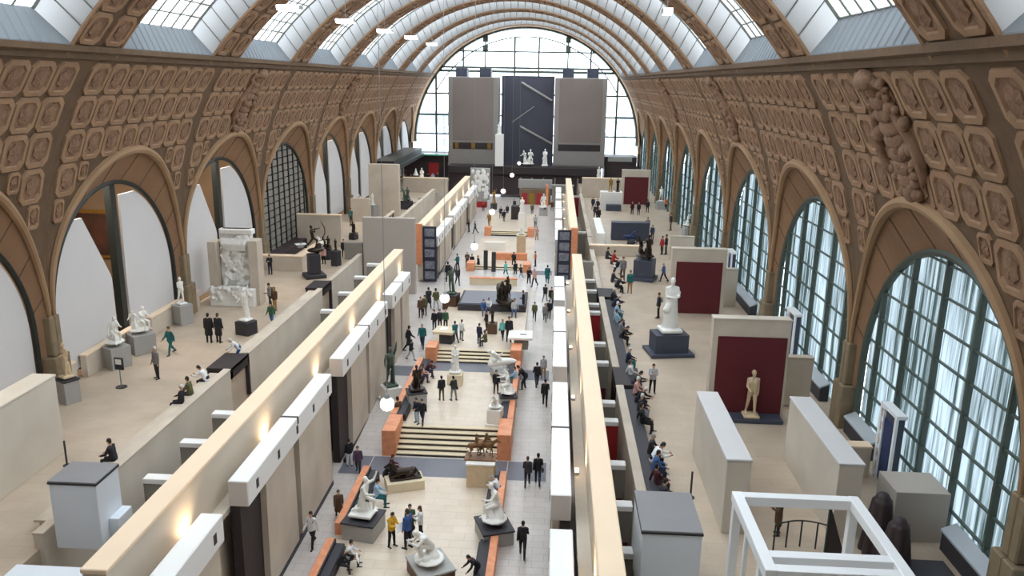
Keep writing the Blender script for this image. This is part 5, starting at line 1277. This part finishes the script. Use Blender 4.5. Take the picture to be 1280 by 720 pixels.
# ================================================================== lamps
GP = [(484, 505), (556, 373), (593, 308), (615, 265), (629, 239), (640, 219), (649, 204)]
ordn = ['nearest and lowest in view', 'second from the front', 'third from the front', 'fourth from the front', 'fifth from the front', 'sixth from the front', 'farthest and highest in view']
for (px, py), od in zip(GP, ordn):
    p = gx(px, py, -5.5); r = .24
    t = thing('globe_lamp', 'white globe lamp hanging over the alley, ' + od, 'lamp', p)
    o = MB(); o.ell((0, 0, 0), (r, r, r), 16, 12); o.build('globe', 'lamp_globe', t, True)
    zt = ZC + R0 - .3 - p.z
    o = MB(); o.tube([(0, 0, r - .02), (0, 0, zt)], .012, 5); o.build('cable', 'steel', t); o = MB(); o.lathe(0, 0, [(.04, r + .12), (.1, r + .02), (.12, r - .06)], 12); o.build('cap', 'steel', t)
LP = [(362, 12, -14.2), (432, 28, -14.2), (481, 40, -14.2), (514, 48, -14.2), (540, 56, -14.2), (834, 17, 4.6)]
for i, (px, py, x) in enumerate(LP):
    p = gx(px, py, x); t = thing('spot_lamp', 'bright white lamp box under the vault, ' + (['leftmost and nearest of the left row', 'second of the left row', 'third of the left row', 'fourth of the left row', 'fifth and farthest of the left row', 'single one on the right'][i]), 'lamp', p)
    w_ = .62 if x < 0 else .22
    o = MB(); o.box(-w_, w_, -.35, .35, 0, .22, .03); o.build('housing', 'steel', t); o = MB(); o.box(-w_ + .04, w_ - .04, -.31, .31, -.05, 0); o.box(-w_ + .04, w_ - .04, -.37, -.35, .02, .2); o.build('lens', 'lamp_white', t)
    zz = ZC + math.sqrt((R0 + 1.2) ** 2 - (x - AX) ** 2) - p.z; o = MB(); o.tube([(0, 0, .2), (0, 0, zz)], .02, 5); o.build('hanger', 'steel', t)
# ================================================================== visitors
P_ = put
T = TZ
# ---- near platform and the walkways beside it
P_('read', 490, 683, 42, 0, -125, 'person in yellow top and black trousers holding a white map', top='yellow', bottom='black', paper='white map held by the person in yellow')
P_('stand', 510, 685, 47, 0, 60, 'person in blue jacket between the person in yellow and the one in white', top='blue', bottom='black', hair='dark', bag=('shoulder_bag', 'char'))
P_('stand', 513, 672, 40, 0, 200, 'person in green behind the person in blue jacket, near platform', top='green', bottom='black', hair='dark')
P_('folded', 526, 675, 41, 0, 100, 'person in white top and black trousers, right of the group of four', top='white', bottom='black', hair='brown', longhair=True)
P_('walk', 424, 649, 33, 0, 200, 'person in long brown coat on left walkway', top='brown', bottom='brown', hair='brown', coat=True)
P_('walk', 391, 683, 43, 0, 170, 'person in white shirt with dark waistcoat bag striding along left wall', top='white', bottom='black', hair='dark', bag=('backpack', 'char'))
P_('stand', 437, 582, 27, 0, 30, 'person in black top and white trousers near dark doorway, left walkway', top='black', bottom='white')
P_('walk', 448, 592, 34, 0, 190, 'person in purple top walking away from the dark doorway, left walkway', top='purple', bottom='char', hair='brown')
P_('walk', 653, 695, 42, 0, 0, 'lone person in black seen from behind on right walkway, nearest to the viewer', top='black', bottom='black')
P_('walk_other', 659, 607, 35, 0, 0, 'left person of a dark pair walking away on right walkway', top='char', bottom='black', hair='brown')
P_('walk', 672, 605, 37, 0, 0, 'right person of a dark pair walking away on right walkway', top='black', bottom='navy', bag=('shoulder_bag', 'black'))
P_('sit', 470, 633, 33, 0, -80, 'seated person in light blue shirt and teal trousers behind the white kneeling statue', top='lblue', bottom='teal', hair='dark')
P_('sit_forward', 481, 604, 26, 0, -80, 'seated person in black on left border by the dark animal bronze', top='black', bottom='char', hair='dark')
P_('sit', 489, 596, 26, 0, -70, 'seated person with red brown top at far end of left border', top='maroon', bottom='black', hair='brown')
P_('sit_forward', 624, 622, 27, 0, 80, 'seated person in white top and blue trousers on right border', top='white', bottom='blue', hair='grey')
P_('sit_forward', 425, 716, 30, 0, -80, 'seated person with white hair and papers at bottom left border', top='black', bottom='char', hair='white', paper='white sheets held on the bottom left border')
P_('sit', 437, 707, 30, 0, -80, 'seated person in white top beside the white haired one at bottom left border', top='white', bottom='black', hair='dark')
P_('stoop', 597, 726, 28, 0, 120, 'person in black bending at the bottom edge of the photo', top='black', bottom='black')
# ---- second platform
P_('stand', 552, 500, 29, 1.0, 20, 'person in black coat, left of a pair in the middle of second platform', top='black', bottom='olive', coat=False)
P_('stand_wide', 567, 500, 26, 1.0, 40, 'person in dark grey, right of a pair in the middle of second platform', top='char', bottom='grey', hair='dark', bag=('shoulder_bag', 'black'))
P_('folded', 498, 534, 38, 'R', 60, 'person in dark brown standing outside left border of second platform', top='brown', bottom='black')
P_('stand_wide', 521, 529, 28, 1.0, 150, 'person in blue and white beside the dark bronze, left of second platform', top='navy', bottom='lblue', hair='dark')
P_('walk', 528, 530, 27, 1.0, 170, 'person in black beside the one in blue and white, left of second platform', top='black', bottom='navy')
P_('stand', 620, 492, 22, 1.0, 200, 'person in black between the white statues on right of second platform', top='black', bottom='char', h=1.6) if False else P_('stand', 620, 492, 23, 1.0, 200, 'person in black between the white statues on right of second platform', top='black', bottom='char')
P_('sit', 527, 478, 22, 1.0, -80, 'seated person in pink top at far left border of second platform', top='pink', bottom='navy', hair='brown')
P_('sit_forward', 533, 472, 22, 1.0, -80, 'seated person in maroon behind the one in pink, second platform', top='maroon', bottom='navy')
P_('sit_forward', 519, 486, 22, 1.0, -80, 'seated person in black in front of the one in pink, second platform', top='black', bottom='black')
P_('sit', 645, 481, 20, 1.0, 80, 'seated person in pale blue on right border of second platform', top='lblue', bottom='teal')
P_('walk', 681, 507, 32, 'R', 0, 'person in black walking alone on right walkway beside second platform', top='black', bottom='black')
P_('walk_other', 671, 483, 29, 'R', 10, 'slim person in black ahead of the one in light top, right walkway', top='black', bottom='char')
P_('stoop', 657, 486, 32, 'R', 90, 'person in black leaning on the right border of second platform', top='black', bottom='black')
P_('stand', 679, 472, 26, 'R', 180, 'person in light grey top beside a slim person in black, right walkway', top='lgrey', bottom='tan', hair='brown')
# ---- third platform and left walkway
P_('walk', 511, 438, 34, 'R', -60, 'person in long black coat by the left wall beyond middle steps', top='black', bottom='black', coat=True)
P_('walk', 528, 435, 31, 'R', 180, 'person in teal jacket walking towards the viewer on left walkway', top='teal', bottom='navy', hair='grey')
P_('walk', 514, 450, 20, 'R', -120, 'short person in black with pale bag at left walkway below the black coat', top='black', bottom='lgrey', hair='dark')
P_('stand', 543, 412, 23, 1.6, 170, 'leftmost of three people behind the cream display table', top='black', bottom='black')
P_('stand', 550, 411, 22, 1.6, 180, 'middle of three people behind the cream display table', top='char', bottom='black')
P_('stand', 557, 411, 22, 1.6, 190, 'person in green, rightmost behind the cream display table', top='green', bottom='black', hair='grey')
P_('walk', 569, 428, 26, 1.6, 30, 'person in dark teal coat right of the cream display table', top='teal', bottom='navy')
P_('stand_wide', 577, 425, 24, 1.6, -30, 'person in white top beside the one in dark teal coat', top='white', bottom='grey', hair='dark')
P_('stand', 599, 430, 23, 1.6, -30, 'slim person in navy standing at top of the middle steps', top='navy', bottom='navy')
P_('sit', 607, 434, 15, 1.6, 60, 'child in olive crouched right of the slim person in navy', top='olive', bottom='char', hair='brown')
P_('stand', 608, 413, 22, 1.6, 120, 'person in black left of the small dark bronze on brown plinth', top='black', bottom='char', hair='brown')
P_('walk', 628, 424, 23, 1.6, 170, 'person in aqua top beside a tall person in black, third platform', top='aqua', bottom='navy', bag=('shoulder_bag', 'teal'), hair='brown', longhair=True)
P_('stand', 636, 427, 31, 1.6, 190, 'tall person in black beside the one in aqua top', top='black', bottom='black')
P_('stand', 526, 397, 25, 'R', 180, 'person in dark brown, left of a pair by the left wall beyond the third platform', top='brown', bottom='black')
P_('stand', 531, 394, 24, 'R', 170, 'person in black and green, right of a pair by the left wall', top='olive', bottom='black')
P_('walk', 536, 385, 25, 'R', 20, 'person in charcoal coat behind the pair by the left wall', top='char', bottom='black', coat=True)
P_('stand_wide', 545, 388, 27, 'R', 30, 'person in olive with pale trousers left of the second globe lamp', top='olive', bottom='lgrey')
P_('sit', 604, 393, 18, 1.6, 200, 'person in blue seated at front edge of the black plinth', top='blue', bottom='jeans')
P_('sit', 611, 391, 18, 1.6, 180, 'person in white seated at front edge of the black plinth', top='white', bottom='jeans')
P_('sit_back', 643, 395, 20, 1.6, 180, 'person in lilac grey and jeans seated at right end of black plinth', top='lgrey', bottom='jeans')
P_('stand_wide', 654, 388, 24, 1.6, 90, 'person in black beside the large black bronze group', top='black', bottom='black')
# ---- right walkway, far
P_('walk', 684, 354, 22, 'R', 0, 'person in teal coat on right walkway far off, beside the dark banner', top='teal', bottom='teal', coat=True)
P_('walk_other', 681, 377, 21, 'R', -20, 'person in black ahead of a wider dark pair on right walkway', top='black', bottom='grey')
P_('walk', 689, 383, 24, 'R', 180, 'person in black and pale blue on right walkway', top='black', bottom='lblue', hair='brown')
P_('walk_other', 692, 386, 24, 'R', 170, 'person in olive right of the one in pale blue trousers, right walkway', top='olive', bottom='char', hair='blond', longhair=True)
P_('walk', 668, 400, 18, 'R', 180, 'person in yellow green top on right walkway', top='olive', bottom='black')
P_('walk', 681, 402, 22, 'R', 180, 'person in grey on right walkway before the white gallery block', top='grey', bottom='char')
P_('stand', 686, 398, 19, 'R', 160, 'person in black right of the one in grey, right walkway', top='black', bottom='black')
# ---- far platforms
for i, (x, y, h, rz, top, bot, lab) in enumerate((
    (644, 346, 18, 30, 'black', 'char', 'person in black left of a loose group before the orange low wall'), (651, 350, 18, 100, 'char', 'lblue', 'person in dark grey and pale trousers in a loose group before the orange low wall'),
    (661, 356, 21, 200, 'black', 'black', 'person in black with wide stance, loose group before the orange low wall'), (668, 358, 22, 150, 'pink', 'navy', 'person in pink and navy at right of the loose group'),
    (642, 334, 14, 0, 'black', 'black', 'small person in black before the tall cream pedestal'), (669, 333, 15, 90, 'orange', 'black', 'person in orange top near right end of the orange low wall'),
    (590, 336, 17, 180, 'black', 'maroon', 'person in black left of the black steles'), (584, 334, 16, 180, 'brown', 'black', 'person in brown left of the one in black near the steles'),
    (598, 338, 14, 120, 'char', 'char', 'short person in grey just left of the steles'), (572, 338, 20, 60, 'teal', 'navy', 'person in teal by the left gallery before the steles'),
    (560, 352, 26, 30, 'black', 'black', 'tall person in black by left gallery wall near brown plinth'), (572, 356, 22, 200, 'char', 'char', 'person in dark grey right of the brown plinth statue'),
    (671, 300, 16, 200, 'pink', 'tan', 'person in pink dress on right of far platform'), (669, 284, 12, 180, 'lgrey', 'black', 'person with pale top behind the one in pink dress'),
    (626, 273, 12, 180, 'char', 'char', 'left one of two far people beneath the third last globe lamp'), (634, 270, 13, 180, 'black', 'black', 'right one of two far people beneath the globe lamps'),
    (630, 277, 9, 0, 'black', 'black', 'short far person between two others in far alley'), (586, 290, 12, 90, 'black', 'black', 'far person in black before the left far gallery'),
    (594, 292, 13, 120, 'green', 'char', 'far person in green before the left far gallery'), (690, 264, 10, 0, 'brown', 'black', 'far person in brown before the right far gallery'),
    (665, 268, 10, 180, 'olive', 'black', 'far person in olive right of the white draped statue'), (632, 346, 15, 40, 'aqua', 'teal', 'person in aqua seated low beside the large black bronze'),
    (604, 264, 9, 180, 'red', 'black', 'far person in red in front of the red plinth'), (643, 262, 9, 180, 'char', 'char', 'far person by the black display case'),
    (660, 254, 8, 180, 'black', 'black', 'tiny far person at the brown screen wall'), (672, 255, 8, 180, 'navy', 'black', 'tiny far person in navy at the brown screen wall'))):
    P_(['stand', 'walk', 'folded', 'walk_other', 'stand_wide'][i % 5], x, y, h, 'M', rz, lab, top=top, bottom=bot, hair=['dark', 'brown', 'dark', 'grey'][i % 4])
# ---- left terrace
def LB(px, py, pose, lab, **kw):
    p = gz(px, py, 5.15); person(pose, (-17.42, p.y, TZ), 90, lab, h=1.7, **kw)
P_('stand', 197, 473, 38, T, 150, 'white haired person in grey shirt and black trousers alone on left terrace', top='grey', bottom='black', hair='white')
P_('walk', 214, 443, 34, T, 160, 'person in dark teal near the broad grey plinth, left terrace', top='teal', bottom='teal', hair='brown', coat=False)
P_('stand', 262, 428, 35, T, 10, 'left one of a pair in black coats before the big relief', top='black', bottom='black', coat=True)
P_('stand', 274, 428, 35, T, -10, 'right one of a pair in black coats before the big relief', top='black', bottom='black', coat=True, hair='brown')
P_('stand_wide', 338, 385, 30, T, 120, 'person in grey with pack, left of a couple on left terrace', top='grey', bottom='char', bag=('backpack', 'olive'))
P_('stand', 344, 388, 28, T, 160, 'person in brown, right of a couple on left terrace', top='brown', bottom='tan', hair='brown', longhair=True)
P_('walk', 340, 407, 22, T, 180, 'person in green and blue in front of the couple, left terrace', top='green', bottom='blue')
P_('folded', 338, 343, 24, T, 180, 'person in black standing before the gridded screen', top='black', bottom='navy')
LB(231, 499, 'sit_back', 'seated person in black with white cap on bench behind left parapet, nearest', top='black', bottom='black', hair='white')
LB(246, 489, 'sit', 'seated person in olive on bench behind left parapet, next to the white cap', top='olive', bottom='char')
LB(271, 472, 'sit_forward', 'seated person with white shirt on bench behind left parapet below black gap seat', top='white', bottom='black', hair='dark')
P_('stoop', 300, 452, 30, T, 120, 'person in white shirt leaning over the first black gap seat', top='white', bottom='blue', hair='white')
LB(153, 570, 'sit', 'seated person in black at near end of left parapet by service box', top='black', bottom='black')
for x, y, h, rz, top, bot, pose, lab in ((430, 322, 22, 200, 'black', 'black', 'stand', 'person in black at left parapet beyond the second gap seat'), (439, 281, 20, 160, 'teal', 'char', 'stand_wide', 'person in teal leaning by small dark bronze, left terrace'),
    (455, 276, 18, 90, 'char', 'black', 'stoop', 'person in grey near the grey plinth before tall beige wall'), (405, 330, 18, 180, 'pink', 'black', 'stand', 'person in pink among black plinths near archer'),
    (514, 232, 14, 180, 'navy', 'black', 'stand', 'far person in navy beside the dark urn'), (535, 229, 12, 180, 'black', 'black', 'stand', 'far person in black behind far beige wall, left terrace'), (541, 228, 12, 160, 'lblue', 'navy', 'walk', 'far person in pale blue behind far beige wall, left terrace'),
    (547, 228, 11, 200, 'char', 'navy', 'stand', 'far person in grey behind far beige wall, left terrace'), (508, 225, 13, 90, 'black', 'black', 'stand', 'far person in black before the dark urn, left terrace'), (493, 226, 12, 180, 'maroon', 'black', 'stand', 'far person in maroon by left arch wall')):
    P_(pose, x, y, h, T, rz, lab, top=top, bottom=bot)
# ---- right terrace
P_('folded', 815, 491, 35, T, 180, 'person in light grey top with folded arms standing on right terrace', top='lgrey', bottom='black', hair='dark')
P_('stand', 876, 529, 36, T, 100, 'person in black with white cap half hidden by the free standing pale wall', top='black', bottom='black', hair='white')
seat = [(776, 462, 'navy', 'teal', 'white', 'sit', 'seated person in navy with white cap just beyond first gap seat'), (790, 480, 'white', 'navy', 'brown', 'sit_back', 'seated person in white sleeves at the first gap seat, right terrace'),
        (797, 492, 'char', 'navy', 'dark', 'sit_forward', 'seated person in dark grey next to white sleeves, right bench'), (801, 503, 'pink', 'black', 'white', 'sit', 'seated person in pink top below the one in dark grey, right bench'),
        (806, 513, 'black', 'black', 'white', 'sit_forward', 'seated person in black with white hat, middle of right bench'), (804, 524, 'char', 'grey', 'white', 'sit', 'seated white haired person in charcoal jacket, right bench'),
        (808, 540, 'black', 'black', 'dark', 'sit_back', 'seated person in black with legs stretched out, right bench'), (814, 578, 'char', 'black', 'grey', 'sit', 'seated person in grey at lower part of right bench'),
        (820, 590, 'white', 'black', 'dark', 'sit_forward', 'seated person with white sleeve and black trousers, lower right bench'), (829, 602, 'blue', 'navy', 'dark', 'sit', 'seated person with blue hood, lower right bench'),
        (832, 618, 'maroon', 'black', 'dark', 'sit_back', 'large seated person in maroon just behind white service box'), (846, 640, 'char', 'black', 'dark', 'sit', 'person in charcoal with black hair seated nearest the white service box'),
        (779, 383, 'black', 'black', 'white', 'sit', 'seated person in black with white cap at second gap seat, right terrace'), (781, 391, 'navy', 'black', 'white', 'sit_forward', 'seated person in navy with white hair at second gap seat'),
        (783, 402, 'lblue', 'teal', 'white', 'sit', 'seated person in pale blue below second gap seat'), (786, 412, 'lblue', 'navy', 'brown', 'sit_back', 'seated person in pale blue shirt with brown hair, upper right bench'),
        (790, 424, 'grey', 'tan', 'brown', 'sit', 'seated person in grey at upper right bench'), (795, 431, 'black', 'black', 'dark', 'sit_forward', 'seated person in black jacket, upper right bench')]
for x, y, top, bot, hair, pose, lab in seat:
    z = TZ; p = gz(x, y, z); p.x = 4.4
    person(pose, (4.35 if p.x < 4.9 else p.x, p.y, z), -90 + rnd.uniform(-18, 18), lab, top=top, bottom=bot, hair=hair, h=rnd.uniform(1.6, 1.78))
for x, y, h, rz, top, bot, pose, hair, lab in ((758, 330, 22, -80, 'char', 'char', 'sit', 'dark', 'seated person in charcoal beyond second gap seat, farthest on parapet bench'), (766, 334, 22, -80, 'red', 'black', 'sit', 'dark', 'seated person in red jacket at far right parapet'), (769, 343, 22, -80, 'black', 'white', 'sit_forward', 'white', 'seated person in black and white next to the red jacket'),
    (765, 360, 22, -80, 'char', 'grey', 'sit', 'dark', 'seated person in grey trousers above the second gap seat'), (770, 366, 22, -80, 'black', 'black', 'sit_forward', 'dark', 'seated person in black just above the second gap seat'),
    (778, 349, 28, 180, 'grey', 'brown', 'walk', 'dark', 'standing person in grey and brown near right parapet'), (787, 366, 27, 180, 'teal', 'tan', 'stand', 'dark', 'standing person in teal dress near dark stepped plinth'),
    (827, 318, 22, 120, 'red', 'black', 'stand', 'dark', 'standing person in red left of the second red panel wall'), (832, 318, 26, 90, 'black', 'black', 'stand', 'dark', 'standing person in black right of the one in red'), (829, 352, 22, 60, 'blue', 'black', 'walk', 'grey', 'person in blue jacket at left edge of second red panel wall'),
    (790, 268, 15, 0, 'maroon', 'black', 'stand', 'blond', 'left visitor before the farthest red panel'), (798, 269, 15, 0, 'black', 'navy', 'stand', 'grey', 'middle visitor before the farthest red panel'), (809, 266, 16, 0, 'black', 'black', 'stand', 'dark', 'right visitor before the farthest red panel'),
    (809, 292, 20, 180, 'grey', 'blue', 'walk', 'brown', 'person in grey and blue right of dark blue wall block'), (815, 300, 18, 150, 'jeans', 'char', 'stand', 'dark', 'person in jeans jacket near dark blue wall block'), (838, 288, 22, 90, 'black', 'brown', 'stand', 'dark', 'person in black by windows above second red panel wall'), (832, 262, 14, 180, 'orange', 'black', 'stand', 'brown', 'far person in orange by right windows'),
    (748, 278, 18, 200, 'black', 'black', 'stand', 'dark', 'person in black at far right parapet, standing nearest the white plinth'), (744, 274, 18, 180, 'char', 'black', 'stand_wide', 'dark', 'person in charcoal at far right parapet'), (741, 262, 15, 180, 'navy', 'black', 'stand', 'dark', 'far person in navy at right parapet end'), (747, 264, 14, 150, 'black', 'char', 'walk', 'dark', 'far person in black left of the white display plinth'),
    (784, 236, 10, 180, 'black', 'black', 'stand', 'dark', 'tiny far person left of the farthest red panel top'), (769, 222, 9, 180, 'grey', 'black', 'stand', 'dark', 'tiny far person before the dark right gallery')):
    P_(pose, x, y, h, T, rz, lab, top=top, bottom=bot, hair=hair)
P_('folded', 971, 668, 44, T, 90, 'person in brown coat seen inside the white frame', top='brown', bottom='char', hair='brown', coat=True)
p = gz(826, 406, T); 
person('stand', (p.x, p.y + 1.6, T), 90, 'person in black partly behind the tall white statue', top='black', bottom='black', hair='dark', bag=('backpack', 'lgrey'))
